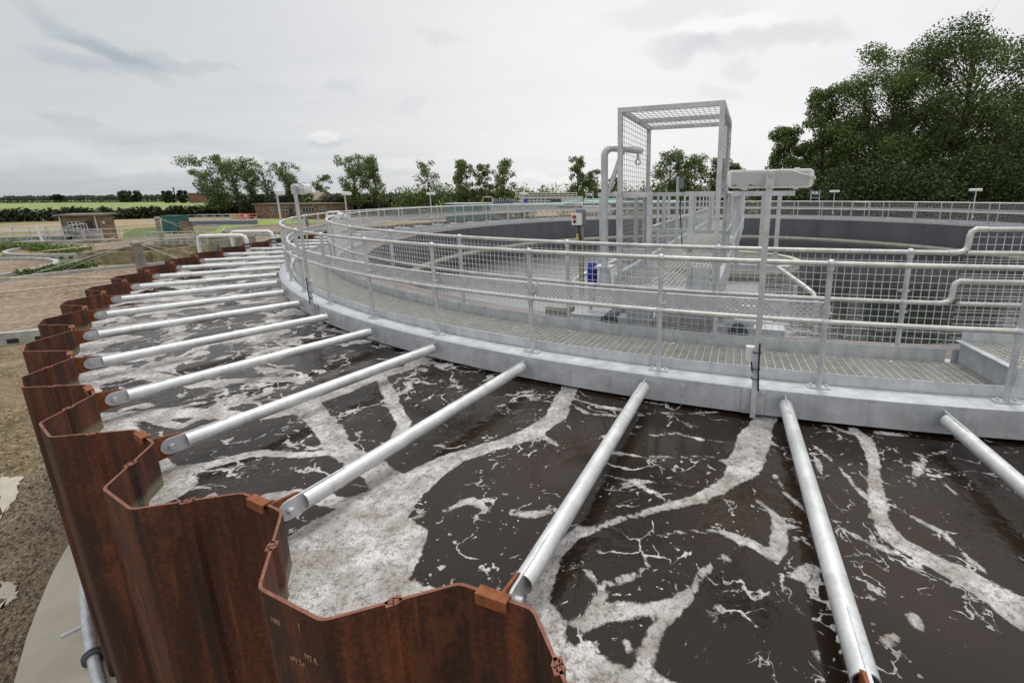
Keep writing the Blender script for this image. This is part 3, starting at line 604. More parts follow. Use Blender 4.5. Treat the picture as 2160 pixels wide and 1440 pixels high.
# faint rolled-in mill marks on the nearest outer pan
def txt(s, size, origin, xdir, ydir, m, parent, name='marking'):
    cu = bpy.data.curves.new(name, 'FONT'); cu.body = s; cu.size = size; cu.extrude = 0.0015; cu.offset = 0.0
    tmp = bpy.data.objects.new(name, cu); col.objects.link(tmp); bpy.context.view_layer.update()
    me_ = bpy.data.meshes.new_from_object(tmp.evaluated_get(bpy.context.evaluated_depsgraph_get())); bpy.data.objects.remove(tmp)
    ob = bpy.data.objects.new(name, me_); col.objects.link(ob); me_.materials.append(m)
    x = Vector(xdir).normalized(); y = Vector(ydir).normalized(); z = x.cross(y)
    mt = Matrix((x, y, z)).transposed().to_4x4(); mt.translation = Vector(origin); ob.matrix_world = mt
    if parent is not None: ob.parent = parent; ob.location = Vector(origin)-Vector(parent.location)
    return ob
M['mark'] = mat('pale_raised_marking', (0.27, 0.17, 0.105), 0.6)[0]
cdeg = STRUTS[2]-period(2)*0.5
an = R_(cdeg); nrm = np.array([math.cos(an), math.sin(an), 0]); tan_ = np.array([-math.sin(an), math.cos(an), 0])
def onpan(s_, dz_): return tuple(np.array(pol(R_PILE_OUT*math.cos(R_(0.62))+0.010, cdeg, Z_PILE-dz_))+tan_*s_)
for s, sz, a_, d_ in (('1883', .032, .135, .135), ('1', .05, -.045, .10), ('6N 24', .036, .045, .30), ('N2 R', .036, -.06, .24)):
    txt(s, sz, onpan(-a_, d_), tuple(tan_*1.0), (0, 0, 1), M['mark'], wall)

# ------------------------------------------------------------------ struts between the wall and the walkway
RI = 16.364; RO = 18.863
def make_strut(label):
    s = thing('strut', label, 'strut', TC)
    tb = MB(); tb.tube((RI+0.10, 0, 0), (RO-0.085, 0, 0), 0.054, 20, caps=False)
    for x, d in ((RI+0.10, 1), (RO-0.085, -1)):      # open pipe ends: short inner sleeve so the wall thickness shows
        tb.path([(x, 0, 0), (x+0.25*d, 0, 0)], 0.047, 20, caps=False)
        k = 20; a_ = [(x, 0.054*math.cos(2*PI*i/k), 0.054*math.sin(2*PI*i/k)) for i in range(k)]; b_ = [(x, 0.047*math.cos(2*PI*i/k), 0.047*math.sin(2*PI*i/k)) for i in range(k)]
        tb.add(a_+b_, [(i, (i+1) % k, k+(i+1) % k, k+i) for i in range(k)])
    tb.build('tube', M['strut'], s, (0, 0, Z_PIN))
    for x, d in ((RI, 1), (RO, -1)):
        pl = MB(); o_ = []
        for k in range(9): a = -PI/2+PI*k/8; o_.append((x-d*0.062*math.cos(a), 0.062*math.sin(a)))
        o_ = [(x+d*0.36, -0.060)]+o_+[(x+d*0.36, 0.060)]; n_ = len(o_)
        vs_l = [(a, -0.007, c) for a, c in o_]+[(a, 0.007, c) for a, c in o_]
        pl.add(vs_l, [tuple(range(n_)), tuple(range(n_, 2*n_))[::-1]]+[(i, n_+i, n_+(i+1) % n_, (i+1) % n_) for i in range(n_)])
        pl.build('end_plate', M['galv'], s, (0, 0, Z_PIN))
        bo = MB(); bo.tube((x, -0.045, 0), (x, 0.045, 0), 0.021, 6); bo.build('bolt', M['galv'], s, (0, 0, Z_PIN))
    return s
names = {0: 'galvanised strut reaching into the frame under the rightmost part of the walkway', 1: 'galvanised strut running to the bottom edge, just right of the nearest lamp post',
         2: 'galvanised strut ending at the nearest orange clamp, open pipe end facing down', 3: 'galvanised strut ending at the second orange clamp up from the bottom edge'}
ordn = ['', 'first', 'second', 'third', 'fourth', 'fifth', 'sixth', 'seventh', 'eighth', 'ninth', 'tenth', 'eleventh', 'twelfth', 'thirteenth', 'fourteenth']
s0 = make_strut(names[0]); s0.rotation_euler[2] = R_(STRUTS[0]); s0['group'] = 'struts bracing the walkway ring from the pile wall'
for i in range(1, NS):
    if i in names: lb = names[i]
    elif i < 15: lb = 'galvanised strut over white foam, %s strut beyond the one with the second orange clamp' % ordn[i-3]
    elif i < 45: lb = 'short-looking pale strut on the far side of the tank behind the mesh railings'
    else: lb = 'galvanised strut of the ring outside the right of the frame'
    dup(s0, TC, R_(STRUTS[i]), lb)

# ------------------------------------------------------------------ annular walkway
wk = thing('walkway', 'circular galvanised grating walkway round the inner tank', 'walkway', TC)
TAU = 2*PI; zc = Z_DECK-0.022
bm = MB(); bm.ring([(16.170, zc-0.245), (16.400, zc-0.245), (16.400, zc), (16.160, zc), (16.160, zc-0.008), (16.386, zc-0.008), (16.386, zc-0.237), (16.170, zc-0.237)], 0, TAU, 288); bm.build('edge_channel', M['beam'], wk)
bm = MB(); bm.rect(16.142, 16.152, Z_DECK-0.10, Z_DECK+0.085, 0, TAU, 288); bm.build('kick_plate', M['beam'], wk)
bm = MB(); bm.rect(15.372, 15.382, Z_DECK-0.12, Z_DECK+0.14, R_(-99.6), R_(260.2), 288); bm.build('kick_plate', M['galv'], wk)
bm = MB(); bm.ring([(15.230, zc-0.20), (15.370, zc-0.20), (15.370, zc), (15.230, zc)], 0, TAU, 288); bm.build('inner_channel', M['beam'], wk)
gm = MB()
for r in np.arange(15.400, 16.130, 0.041): gm.rect(r-0.003, r+0.003, Z_DECK-0.028, Z_DECK, 0, TAU, 300)
ncb = 1260
for k in range(ncb):
    a = TAU*k/ncb; c, s = math.cos(a), math.sin(a); joint = (k % 105) in (0, 1)
    w2 = 0.0035 if not joint else 0.006
    gm.box((15.765*c, 15.765*s, Z_DECK-0.006), (0.73, w2*2, 0.012), ((c, s, 0), (-s, c, 0), (0, 0, 1)))
gm.build('grating', M['grate'], wk)
cb0 = MB().box((15.765, 0, Z_DECK-0.10), (0.73, 0.05, 0.12)).build('cross_beam', M['beam'], wk)
for k in range(71):
    q = cb0 if k == 0 else cb0.copy()
    if k: col.objects.link(q)
    q.rotation_euler = (0, 0, R_(245.0+k*360/71+2.5))
bm = MB()
for k in range(18):     # small pale grating clips
    a = R_(232+k*4.3+random.random()); r = random.choice((15.480, 16.020)); c, s = math.cos(a), math.sin(a); bm.box((r*c, r*s, Z_DECK+0.006), (0.035, 0.02, 0.01), ((c, s, 0), (-s, c, 0), (0, 0, 1)))
bm.build('grating_clips', M['white'], wk)
for a in (239.2, 248.4, 251.0, 258.5, 233.0):
    MB().box((16.407, 0, zc-0.10), (0.012, 0.03, 0.09)).build('rib_plate', M['beam'], wk, (0, 0, 0), R_(a))


# ------------------------------------------------------------------ handrails
TR = 0.0235
def ringtube(r, z, rad, a0=0.0, a1=TAU, n=288, seg=8):
    b_ = MB(); full = abs(a1-a0-TAU) < 1e-6; k = n if full else n+1
    b_.path([(r*math.cos(a0+(a1-a0)*i/n), r*math.sin(a0+(a1-a0)*i/n), z) for i in range(k)], rad, seg, closed=full)
    return b_
def post_mesh(h, mids, base=True, raise_=0.0):
    p = MB(); p.tube((0, 0, 0.012), (0, 0, h-0.02), 0.024, 12)
    for z in mids+[h]: p.sphere((0, 0, z), 0.040, 12, 8, (1, 1, 0.95)); p.tube((0, 0, z-0.055), (0, 0, z-0.02), 0.031, 12)
    if base is None:
        for z in (h-0.12, h-0.40, h-0.62, 0.13): p.box((-0.018, 0, z), (0.025, 0.10, 0.012))
    return p
ho = thing('outer_handrail', 'outer tubular handrail bolted to the walkway edge channel, nearest to the camera', 'handrail', TC)
ringtube(16.240, Z_RAIL, TR).build('top_rail', M['rail'], ho); ringtube(16.240, Z_RAIL-0.51, TR).build('mid_rail', M['rail'], ho)
h_out = Z_RAIL-zc
pb = post_mesh(h_out, [h_out-0.51])
p0 = pb.build('post', M['galv'], ho, (16.240, 0, zc)); bp_ = MB(); bp_.box((0, 0, 0.009), (0.07, 0.19, 0.014))
for sgn in (-1, 1): bp_.tube((0, sgn*0.065, 0.016), (0, sgn*0.065, 0.034), 0.013, 6)
b0 = bp_.build('base_plate', M['galv'], p0)
for k in range(71):
    a = R_(245.0+k*360/71)
    if k == 0: o = p0
    else:
        o = p0.copy(); col.objects.link(o); q = b0.copy(); col.objects.link(q); q.parent = o
    o.parent = ho; o.location = (16.240*math.cos(a), 16.240*math.sin(a), zc); o.rotation_euler = (0, 0, a)
hi = thing('inner_handrail', 'inner tubular handrail with square wire mesh infill beside the dark clear water', 'handrail', TC)
A0, A1 = R_(-99.75), R_(260.15)       # the rail breaks for the raised step-over on the right
ringtube(15.300, Z_RAIL, TR, A0+R_(0.25), A1, 288).build('top_rail', M['rail'], hi); ringtube(15.300, Z_RAIL-0.51, TR, A0+R_(0.25), A1-R_(0.25), 288).build('mid_rail', M['rail'], hi)
UP = 0.23
def jog(z, a):                          # swan-neck up to the raised section
    pts = []; s = math.sin; c = math.cos
    for da, dz_ in ((-0.25, 0), (0.0, 0.0), (0.22, 0.012), (0.34, 0.045), (0.36, 0.10), (0.36, UP-0.07), (0.40, UP-0.025), (0.55, UP), (0.9, UP)): pts.append((15.300*c(a+R_(da)), 15.300*s(a+R_(da)), z+dz_))
    return pts
for z, da, nm in ((Z_RAIL, 0, 'raised_top_rail'), (Z_RAIL-0.51, -0.25, 'raised_mid_rail')):
    b_ = MB(); a = A1+R_(da)
    pts = jog(z, a); b_.path(pts, 0.027, 12); a_ = a+R_(0.9)
    b_.path([(15.300*math.cos(a_+R_(i*0.5)), 15.300*math.sin(a_+R_(i*0.5)), z+UP) for i in range(0, 40)], TR, 10)
    b_.build(nm, M['rail'], hi)
hin = Z_RAIL-zc
q0 = post_mesh(hin, [hin-0.51], None).build('post', M['galv'], hi); q1 = post_mesh(hin+UP, [hin+UP-0.51], None); q1m = None
for k in range(52):
    dg = 244.81+k*360/52; a = R_(dg); dd = dg % 360
    raised = 260.3 < dd < 281
    if raised:
        if q1m is None: o = q1.build('post', M['galv'], hi); q1m = o
        else: o = q1m.copy(); col.objects.link(o)
    else:
        o = q0 if k == 0 else q0.copy()
        if k: col.objects.link(o)
    o.parent = hi; o.location = (15.300*math.cos(a), 15.300*math.sin(a), zc); o.rotation_euler = (0, 0, a)
mesh_r = 15.265
mw = MB(); zt, zb = Z_RAIL-0.04, Z_DECK+0.03; nv = 1308
for k in range(nv):
    a = TAU*k/nv; dg = math.degrees(a) % 360
    if 260.6 < dg < 279: tp, bt = zt+UP, zb+0.10
    else: tp, bt = zt, zb
    c, s = math.cos(a), math.sin(a)
    r_ = 0.0022 if (dg > 205 and dg < 285) else 0.0028
    mw.box((mesh_r*c, mesh_r*s, (tp+bt)/2), (2*r_, 2*r_, tp-bt), ((c, s, 0), (-s, c, 0), (0, 0, 1)))
for z in np.arange(zb+0.02, zt+0.001, 0.0735):
    r_ = 0.0022; mw.rect(mesh_r-0.004-r_, mesh_r-0.004+r_, z-r_, z+r_, A0, A1+R_(0.3), 300)
for z in np.arange(zb+0.12, zt+UP+0.001, 0.0735): mw.rect(mesh_r-0.004-r_, mesh_r-0.004+r_, z-r_, z+r_, A1+R_(0.35), A1+R_(18.6), 24)
mw.build('mesh_infill', M['wire'], hi)

# perforated cable tray on the posts of the outer rail
m, t, b = mat('perforated_tray_steel', (0.55, 0.56, 0.57), 0.45, 0.2)
uvn = t.nodes.new('ShaderNodeUVMap'); uvn.uv_map = 'tray'; s3 = t.nodes.new('ShaderNodeSeparateXYZ'); t.links.new(uvn.outputs[0], s3.inputs[0])
rowi = math_(t, 'FLOOR', math_(t, 'MULTIPLY', s3.outputs[1], 1/0.0235)); fy = math_(t, 'FRACT', math_(t, 'MULTIPLY', s3.outputs[1], 1/0.0235))
fx = math_(t, 'FRACT', math_(t, 'ADD', math_(t, 'MULTIPLY', s3.outputs[0], 1/0.052), math_(t, 'MULTIPLY', rowi, 0.5)))
slot = math_(t, 'MULTIPLY', math_(t, 'MULTIPLY', math_(t, 'GREATER_THAN', fx, 0.25), math_(t, 'LESS_THAN', fx, 0.78)), math_(t, 'MULTIPLY', math_(t, 'GREATER_THAN', fy, 0.30), math_(t, 'LESS_THAN', fy, 0.70)))
tp_ = t.nodes.new('ShaderNodeBsdfTransparent'); mx = t.nodes.new('ShaderNodeMixShader'); t.links.new(slot, mx.inputs[0]); t.links.new(b.outputs[0], mx.inputs[1]); t.links.new(tp_.outputs[0], mx.inputs[2]); t.links.new(mx.outputs[0], t.nodes['Material Output'].inputs[0])
f = noise(t, objco(t, None, 'world'), 12, 4, 0.6); t.links.new(ramp(t, f, [(0.3, (0.40, 0.41, 0.43)), (0.7, (0.55, 0.56, 0.57))]), b.inputs['Base Color']); M['tray'] = m
tr = thing('cable_tray', 'perforated grey cable tray strapped along the inside of the outer handrail', 'cable tray', TC)
def tray_section(a0, a1):
    n = max(2, int((a1-a0)/0.02)); me_ = bpy.data.meshes.new('tray_section'); zt_ = Z_RAIL-0.355; zb_ = zt_-0.148; R0 = 16.175
    vs = []; fs = []; uv = []
    prof = [(R0-0.045, zt_, 0), (R0, zt_+0.001, 0), (R0, zb_, 0.148), (R0-0.045, zb_, 0)]
    for i in range(n+1):
        a = a0+(a1-a0)*i/n
        for r, z, _ in prof: vs.append((r*math.cos(a), r*math.sin(a), z))
    for i in range(n):
        for q in range(3):
            fs.append((i*4+q, (i+1)*4+q, (i+1)*4+q+1, i*4+q+1))
            s0_, s1_ = (a0+(a1-a0)*i/n)*R0, (a0+(a1-a0)*(i+1)/n)*R0
            if q == 1: uv += [(s0_, .148), (s1_, .148), (s1_, 0), (s0_, 0)]
            else: uv += [(0, 0)]*4
    me_.from_pydata(vs, [], fs); ul = me_.uv_layers.new(name='tray'); ul.data.foreach_set('uv', [c for p in uv for c in p]); me_.materials.append(M['tray'])
    o = bpy.data.objects.new('tray_section', me_); col.objects.link(o); o.parent = tr
st = 360/71
for k in range(62):
    a1_ = R_(255.2-k*st); tray_section(a1_-R_(st*0.985), a1_)
hk = MB(); zs0 = Z_RAIL-0.43
hk.path([(16.17, 0, 0)]+[(16.24+0.03*math.cos(th), 0.03*math.sin(th), 0) for th in np.linspace(-2.2, 2.2, 9)]+[(16.17, 0.004, 0)], 0.005, 5); hk.box((16.170, 0, 0), (0.012, 0.07, 0.10))
hk0 = hk.build('strap', M['galv'], tr, (0, 0, zs0), R_(255.2))
for k in range(1, 62):
    q = hk0.copy(); col.objects.link(q); q.rotation_euler = (0, 0, R_(255.2-k*st))

# raised step-over platform on the right
ps = thing('step_platform', 'raised galvanised grating step-over at the right edge of the walkway', 'platform', TC)
a0, a1 = R_(260.6), R_(275)
b_ = MB(); zs_ = Z_DECK+UP
for r in np.arange(15.430, 16.130, 0.041): b_.rect(r-0.003, r+0.003, zs_-0.028, zs_, a0, a1, 16)
for k in range(60): a = a0+(a1-a0)*k/60; c, s = math.cos(a), math.sin(a); b_.box((15.765*c, 15.765*s, zs_-0.006), (0.72, 0.008, 0.012), ((c, s, 0), (-s, c, 0), (0, 0, 1)))
b_.build('grating', M['grate'], ps)
b_ = MB(); b_.rect(16.130, 16.140, Z_DECK+0.004, zs_+0.02, a0, a1, 16); b_.rect(15.395, 15.405, Z_DECK+0.004, zs_+0.14, a0, a1, 16)
c, s = math.cos(a0), math.sin(a0); b_.box((15.765*c, 15.765*s, Z_DECK+0.12), (0.73, 0.008, 0.22), ((c, s, 0), (-s, c, 0), (0, 0, 1)))
b_.box((15.765*c+0.02*s, 15.765*s-0.02*c, zs_+0.006), (0.73, 0.07, 0.012), ((c, s, 0), (-s, c, 0), (0, 0, 1)))
b_.build('side_plates', M['mossconc'] if False else M['beam'], ps)

# ------------------------------------------------------------------ lamp posts on the outer face of the walkway
def make_lamp(label, cable=True):
    r = thing('lamp_post', label, 'lamp post', TC, 0, 'lamp posts round the walkway')
    p = MB(); p.box((16.455, 0, zc+0.80), (0.040, 0.046, 2.10), None); po = p.build('pole', M['galv'], r)
    b_ = MB(); b_.box((16.412, 0, zc-0.12), (0.010, 0.20, 0.24))
    for y in (-0.078, 0.078):
        for z in (-0.03, -0.20): b_.tube((16.415, y, zc+z), (16.435, y, zc+z), 0.014, 6)
    b_.build('bracket', M['galv'], r)
    hs = MB(); zl = CAMZ+0.115
    # housing: rounded tray, back towards the outside of the ring
    w_, h_, d_ = 0.64, 0.140, 0.09; x0 = 16.420
    pr = [(-1, 0.55), (-0.97, 0.85), (-0.90, 1), (0.90, 1), (0.97, 0.85), (1, 0.55), (1, -0.55), (0.97, -0.85), (0.90, -1), (-0.90, -1), (-0.97, -0.85), (-1, -0.55)]
    vs = [(x0, a*w_/2, zl+c*h_/2) for a, c in pr]+[(x0-d_*0.35, a*w_/2*1.03, zl+c*h_/2*1.06) for a, c in pr]+[(x0-d_, a*w_/2*0.98, zl+c*h_/2*0.85) for a, c in pr]
    n_ = len(pr); hs.add(vs, [tuple(range(n_)), tuple(range(2*n_, 3*n_))[::-1]]+[(i+q*n_, i+(q+1)*n_, (i+1) % n_+(q+1)*n_, (i+1) % n_+q*n_) for q in (0, 1) for i in range(n_)])
    for y in (-0.2, 0.2): hs.box((x0-0.03, y, zl+h_/2+0.006), (0.05, 0.035, 0.016)); hs.box((x0-0.03, y, zl-h_/2-0.006), (0.05, 0.035, 0.014))
    ho_ = hs.build('lamp_housing', M['white'], r)
    bk = MB(); bk.box((x0+0.003, 0, zl), (0.004, w_*0.915, h_*0.78)); bko = bk.build('back_panel', M['lampback'], ho_)
    le = MB(); le.box((x0-d_-0.008, 0, zl), (0.03, w_*0.9, h_*0.72)); le.build('lens', M['lens'], ho_)
    br = MB(); br.box((16.474, 0, zl-0.01), (0.012, 0.066, 0.135))
    for z in (0.03, -0.052): br.tube((16.478, 0, zl+z), (16.488, 0, zl+z), 0.014, 8)
    br.build('mounting_plate', M['galv'], r)
    cbm = MB(); cbm.path([(16.470, -0.01, zl+0.055), (16.470, 0.05, zl+0.066), (16.470, 0.15, zl+0.06), (16.455, 0.24, zl+0.03), (16.440, 0.325, zl+0.01), (16.400, 0.325, zl)], 0.0055, 6); cbm.tube((16.390, 0.31, zl), (16.390, 0.34, zl), 0.013, 8)
    cbm.build('flex', M['white'], r)
    jb = MB(); jb.box((16.410, -0.05, zc+0.33), (0.06, 0.08, 0.13)); jb.build('junction_box', M['white'], r)
    if cable:
        cm = MB(); cm.path([(16.485, 0.016, zc+0.45), (16.488, 0.02, zc+0.2), (16.486, 0.024, zc+0.12), (16.490, 0.03, zc+0.02), (16.488, 0.024, zc+0.07)], 0.007, 6)
        cm.path([(16.420, -0.04, zc+0.27), (16.430, -0.03, zc+0.18), (16.470, 0.03, zc+0.10)], 0.008, 6)
        for z in (0.12, 0.21, 0.36): cm.box((16.455, 0, zc+z), (0.056, 0.068, 0.006))
        cm.build('cable', M['black'], r)
    return r
LA = [(253.2, 'galvanised lamp post nearest the camera, back of its long white light turned outwards'), (229.2, 'lamp post with boxy white light and cable loop, left of the middle'),
      (205.5, 'lamp post at the left tip of the walkway with its light seen end on'), (183.4, 'small distant lamp post over the green container'), (159.6, 'distant lamp post in front of the lone thin tree'),
      (133.2, 'distant lamp post beside the grey inlet works'), (106.2, 'distant lamp post just left of the mesh cage'), (79.2, 'distant lamp post hidden behind the bridge walkway'),
      (49.4, 'distant lamp post left of the far gate, in front of dark trees'), (21.6, 'distant lamp post nearest the right edge, in front of dark trees')]
lp0 = None
for dg, lb in LA:
    if lp0 is None: lp0 = make_lamp(lb); lp0.rotation_euler = (0, 0, R_(dg))
    else: dup(lp0, TC, R_(dg), lb)

# ------------------------------------------------------------------ middle tank wall, weir, drum
tk = thing('clarifier_tank', 'round inner settlement tank with dark grey wall', 'tank', TC)
b_ = MB(); b_.rect(14.500, 15.20, 0.0, Z_DECK-0.125, 0, TAU, 240); o = b_.build('wall', M['lining'], tk)
b_ = MB(); b_.rect(14.490, 15.205, Z_DECK-0.12, Z_DECK-0.104, 0, TAU, 240); b_.build('wall_top', M['ledge'], tk)
j0 = MB().box((14.494, 0, (Z_DECK-0.12+Z_CLEAR)/2), (0.012, 0.05, Z_DECK-0.12-Z_CLEAR-0.1)).build('joint_strip', M['lining'], tk)
k0 = MB().box((14.485, 0, Z_DECK-0.22), (0.02, 0.012, 0.20)).box((14.485, 0.05, Z_DECK-0.315), (0.02, 0.11, 0.02)).build('hanger', M['lining'], tk)
for k in range(44):
    for o_, on in ((j0, True), (k0, k % 2 == 1)):
        if on: q = o_.copy(); col.objects.link(q); q.rotation_euler = (0, 0, R_(k*360/44+2))

b_ = MB(); b_.rect(14.000, 14.015, Z_CLEAR-0.1, Z_CLEAR+0.10, 0, TAU, 200); b_.rect(13.860, 13.872, Z_CLEAR-0.1, Z_CLEAR+0.05, 0, TAU, 200); b_.build('weir', M['cream'], tk)
b_ = MB()
for k in range(60): a = R_(k*6); c, s = math.cos(a), math.sin(a); b_.box((14.260*c, 14.260*s, Z_CLEAR+0.04), (0.48, 0.012, 0.03), ((c, s, 0), (-s, c, 0), (0, 0, 1)))
b_.build('weir_brackets', M['darkmetal'], tk)
b_ = MB(); b_.rect(2.45, 2.57, Z_CLEAR-0.4, Z_CLEAR+0.26, 0, TAU, 90); b_.rect(2.40, 2.66, Z_CLEAR+0.262, Z_CLEAR+0.30, 0, TAU, 90); b_.build('stilling_drum', M['cream'], tk)

# ------------------------------------------------------------------ rotating bridge
BA = 250.77; er = np.array([math.cos(R_(BA)), math.sin(R_(BA)), 0]); et = np.array([-er[1], er[0], 0]); ez = np.array([0, 0, 1.0])
BX, BY = CX+1.57*er[0]-0.27*et[0], CY+1.57*er[1]-0.27*et[1]; BZ = 0.0
br = thing('scraper_bridge', 'galvanised access bridge with grating floor spanning to the tank centre', 'bridge', (BX, BY, BZ), R_(BA))
def bx(mb, r0, r1, t0, t1, d0, d1): return mb.box(((r0+r1)/2, (t0+t1)/2, CAMZ-(d0+d1)/2), (abs(r1-r0), abs(t1-t0), abs(d1-d0)))
def pt(r, t, d): return (r, t, CAMZ-d)
DB = 1.10; TL, TRt = -0.72, 0.48
b_ = MB()
for t_ in np.arange(TL+0.04, TRt-0.02, 0.062): bx(b_, -1.4, 13.35, t_-0.0035, t_+0.0035, DB, DB+0.03)
for r_ in np.arange(-1.3, 13.35, 0.15): bx(b_, r_-0.003, r_+0.003, TL+0.02, TRt-0.02, DB+0.001, DB+0.008)
b_.build('grating', M['grate'], br)
b_ = MB(); bx(b_, -1.5, 13.42, TL-0.06, TL, DB-0.10, DB+0.32); bx(b_, -1.5, 13.42, TRt, TRt+0.06, DB-0.10, DB+0.32); bx(b_, 13.40, 13.45, TL+0.002, TRt-0.002, DB+0.02, DB+0.30)
b_.build('side_girders', M['beam'], br)
for t_, side in ((TL-0.03, -1), (TRt+0.03, 1)):
    b_ = MB(); b_.tube(pt(-1.4, t_, 0.0), pt(11.8, t_, 0.0), TR, 8); b_.build('top_rail', M['rail'], br)
    b_ = MB(); b_.tube(pt(-1.4, t_, 0.54), pt(11.8, t_, 0.54), TR, 8)
    for r_ in np.arange(-0.85, 11.9, 0.55): b_.tube(pt(r_-0.02, t_, 0.54), pt(r_+0.02, t_, 0.54), 0.033, 8)
    b_.build('mid_rail', M['rail'], br)
    pmb = MB(); pmb.tube((0, 0, 0.0), (0, 0, DB), 0.024, 8); pmb.sphere((0, 0, DB), 0.038, 8, 6); pmb.sphere((0, 0, DB-0.54), 0.036, 8, 6)
    po = pmb.build('post', M['galv'], br, (0.9, t_, CAMZ-DB))
    for r_ in [-1.3, -0.2]+list(np.arange(2.0, 12.2, 1.1)): q = po.copy(); col.objects.link(q); q.location = (r_, t_, CAMZ-DB)
    b_ = MB()
    for r_ in np.arange(-1.3, 11.8, 0.0735): bx(b_, r_-0.0022, r_+0.0022, t_-0.027, t_-0.023, 0.57 if side > 0 else 0.56, DB-0.02)
    for d_ in np.arange(0.58, DB, 0.0735): bx(b_, -1.3, 11.8, t_-0.031, t_-0.027, d_-0.002, d_+0.002)
    b_.build('mesh_infill', M['wire'], br)
# gate bay and transverse guards near the end
for t0, t1, tt in ((-1.6, TL-0.10, (-1.55, -1.25, -0.95)), (TRt+0.10, 1.42, (0.66, 1.0, 1.22))):
    b_ = MB(); bx(b_, 11.58, 11.64, t0, t1, -0.035, 0.035); bx(b_, 11.58, 11.64, t0, t1, DB-0.03, DB+0.06)
    for t_ in tt: bx(b_, 11.585, 11.635, t_-0.03, t_+0.03, 0.036, DB-0.031)
    b_.build('guard_frame', M['galv'], br)
b_ = MB()
bx(b_, 11.6, 13.4, 0.62, 0.68, -0.03, 0.03); bx(b_, 11.6, 13.4, 0.62, 0.68, 0.5, 0.56)
for r_ in (11.9, 12.3, 12.7, 13.1): bx(b_, r_-0.03, r_+0.03, 0.63, 0.67, 0.031, 0.499)
b_.build('guard_frame', M['galv'], br)
b_ = MB(); bx(b_, 11.80, 11.84, TL, TRt, -0.03, 0.03); bx(b_, 11.80, 11.84, TL, TRt, 0.53, 0.59)
for t_ in (-0.45, 0.0, 0.25): bx(b_, 11.80, 11.84, t_-0.03, t_+0.03, 0.031, 0.529)
b_.build('gate', M['galv'], br)
b_ = MB(); bx(b_, 13.36, 13.41, 0.10, 0.46, -0.03, 0.03); bx(b_, 13.36, 13.41, 0.10, 0.46, 0.62, 0.68); bx(b_, 13.36, 13.41, 0.14, 0.20, 0.031, DB+0.1); bx(b_, 13.37, 13.40, 0.205, 0.42, 0.85, DB+0.05)
bx(b_, 13.36, 13.41, -0.66, -0.30, -0.03, 0.03); bx(b_, 13.36, 13.41, -0.36, -0.30, 0.031, DB); bx(b_, 13.36, 13.41, -0.66, -0.365, 0.66, 0.72); b_.build('end_gate', M['galv'], br)
# mesh cage over the entrance
cg = thing('mesh_cage', 'square tube cage with mesh sides and roof over the bridge entrance', 'cage', (BX, BY, BZ), R_(BA))
def bx2(r0, r1, t0, t1, d0, d1): return MB().box(((r0+r1)/2, (t0+t1)/2, CAMZ-(d0+d1)/2), (abs(r1-r0), abs(t1-t0), abs(d1-d0)))
ra, rb, ta, tb, TOP, th = 13.40, 11.86, -0.70, 0.47, -1.0, 0.055
for r_, t_ in ((ra, ta), (ra, tb), (rb, ta), (rb, tb)): bx2(r_-th/2, r_+th/2, t_-th/2, t_+th/2, TOP+th, DB+0.1).build('upright', M['galv'], cg)
b_ = MB()
for r_ in (ra, (ra+rb)/2-0.1, rb): bx(b_, r_-th/2, r_+th/2, ta+th/2, tb-th/2, TOP+0.001, TOP+th-0.002)
for t_ in (ta, tb): bx(b_, rb-th/2, ra+th/2, t_-th/2, t_+th/2, TOP, TOP+th-0.001)
b_.build('roof_frame', M['galv'], cg)
b_ = MB(); wr = 0.0023
for t_, sg in ((ta, -1), (tb, 1)):
    for r_ in np.arange(rb+0.10, ra-0.02, 0.105): bx(b_, r_-wr, r_+wr, t_-wr, t_+wr, TOP+th, 0.02)
    for d_ in np.arange(TOP+th+0.05, 0.02, 0.066): bx(b_, rb+th/2, ra-th/2, t_+sg*0.007-wr, t_+sg*0.007+wr, d_-wr, d_+wr)
for r_ in np.arange(rb+0.10, ra, 0.13): bx(b_, r_-wr, r_+wr, ta+0.03, tb-0.03, TOP+0.02-wr, TOP+0.02+wr)
for t_ in np.arange(ta+0.07, tb, 0.066): bx(b_, rb+0.03, ra-0.03, t_-wr, t_+wr, TOP+0.027-wr, TOP+0.027+wr)
for r_ in np.arange(rb+0.05, ra-0.02, 0.06): bx(b_, r_-wr, r_+wr, ta-wr, ta+wr, 0.05, DB-0.12)
for d_ in np.arange(0.08, DB-0.12, 0.06): bx(b_, rb+th/2, ra-th/2, ta-0.006-wr, ta-0.006+wr, d_-wr, d_+wr)
b_.build('mesh', M['darkwire'], cg)
b_ = MB(); bx(b_, rb, ra, ta-0.012, ta+0.012, 0.02, 0.05); bx(b_, rb, ra, tb-0.012, tb+0.012, 0.02, 0.05); b_.build('side_rails', M['galv'], cg)
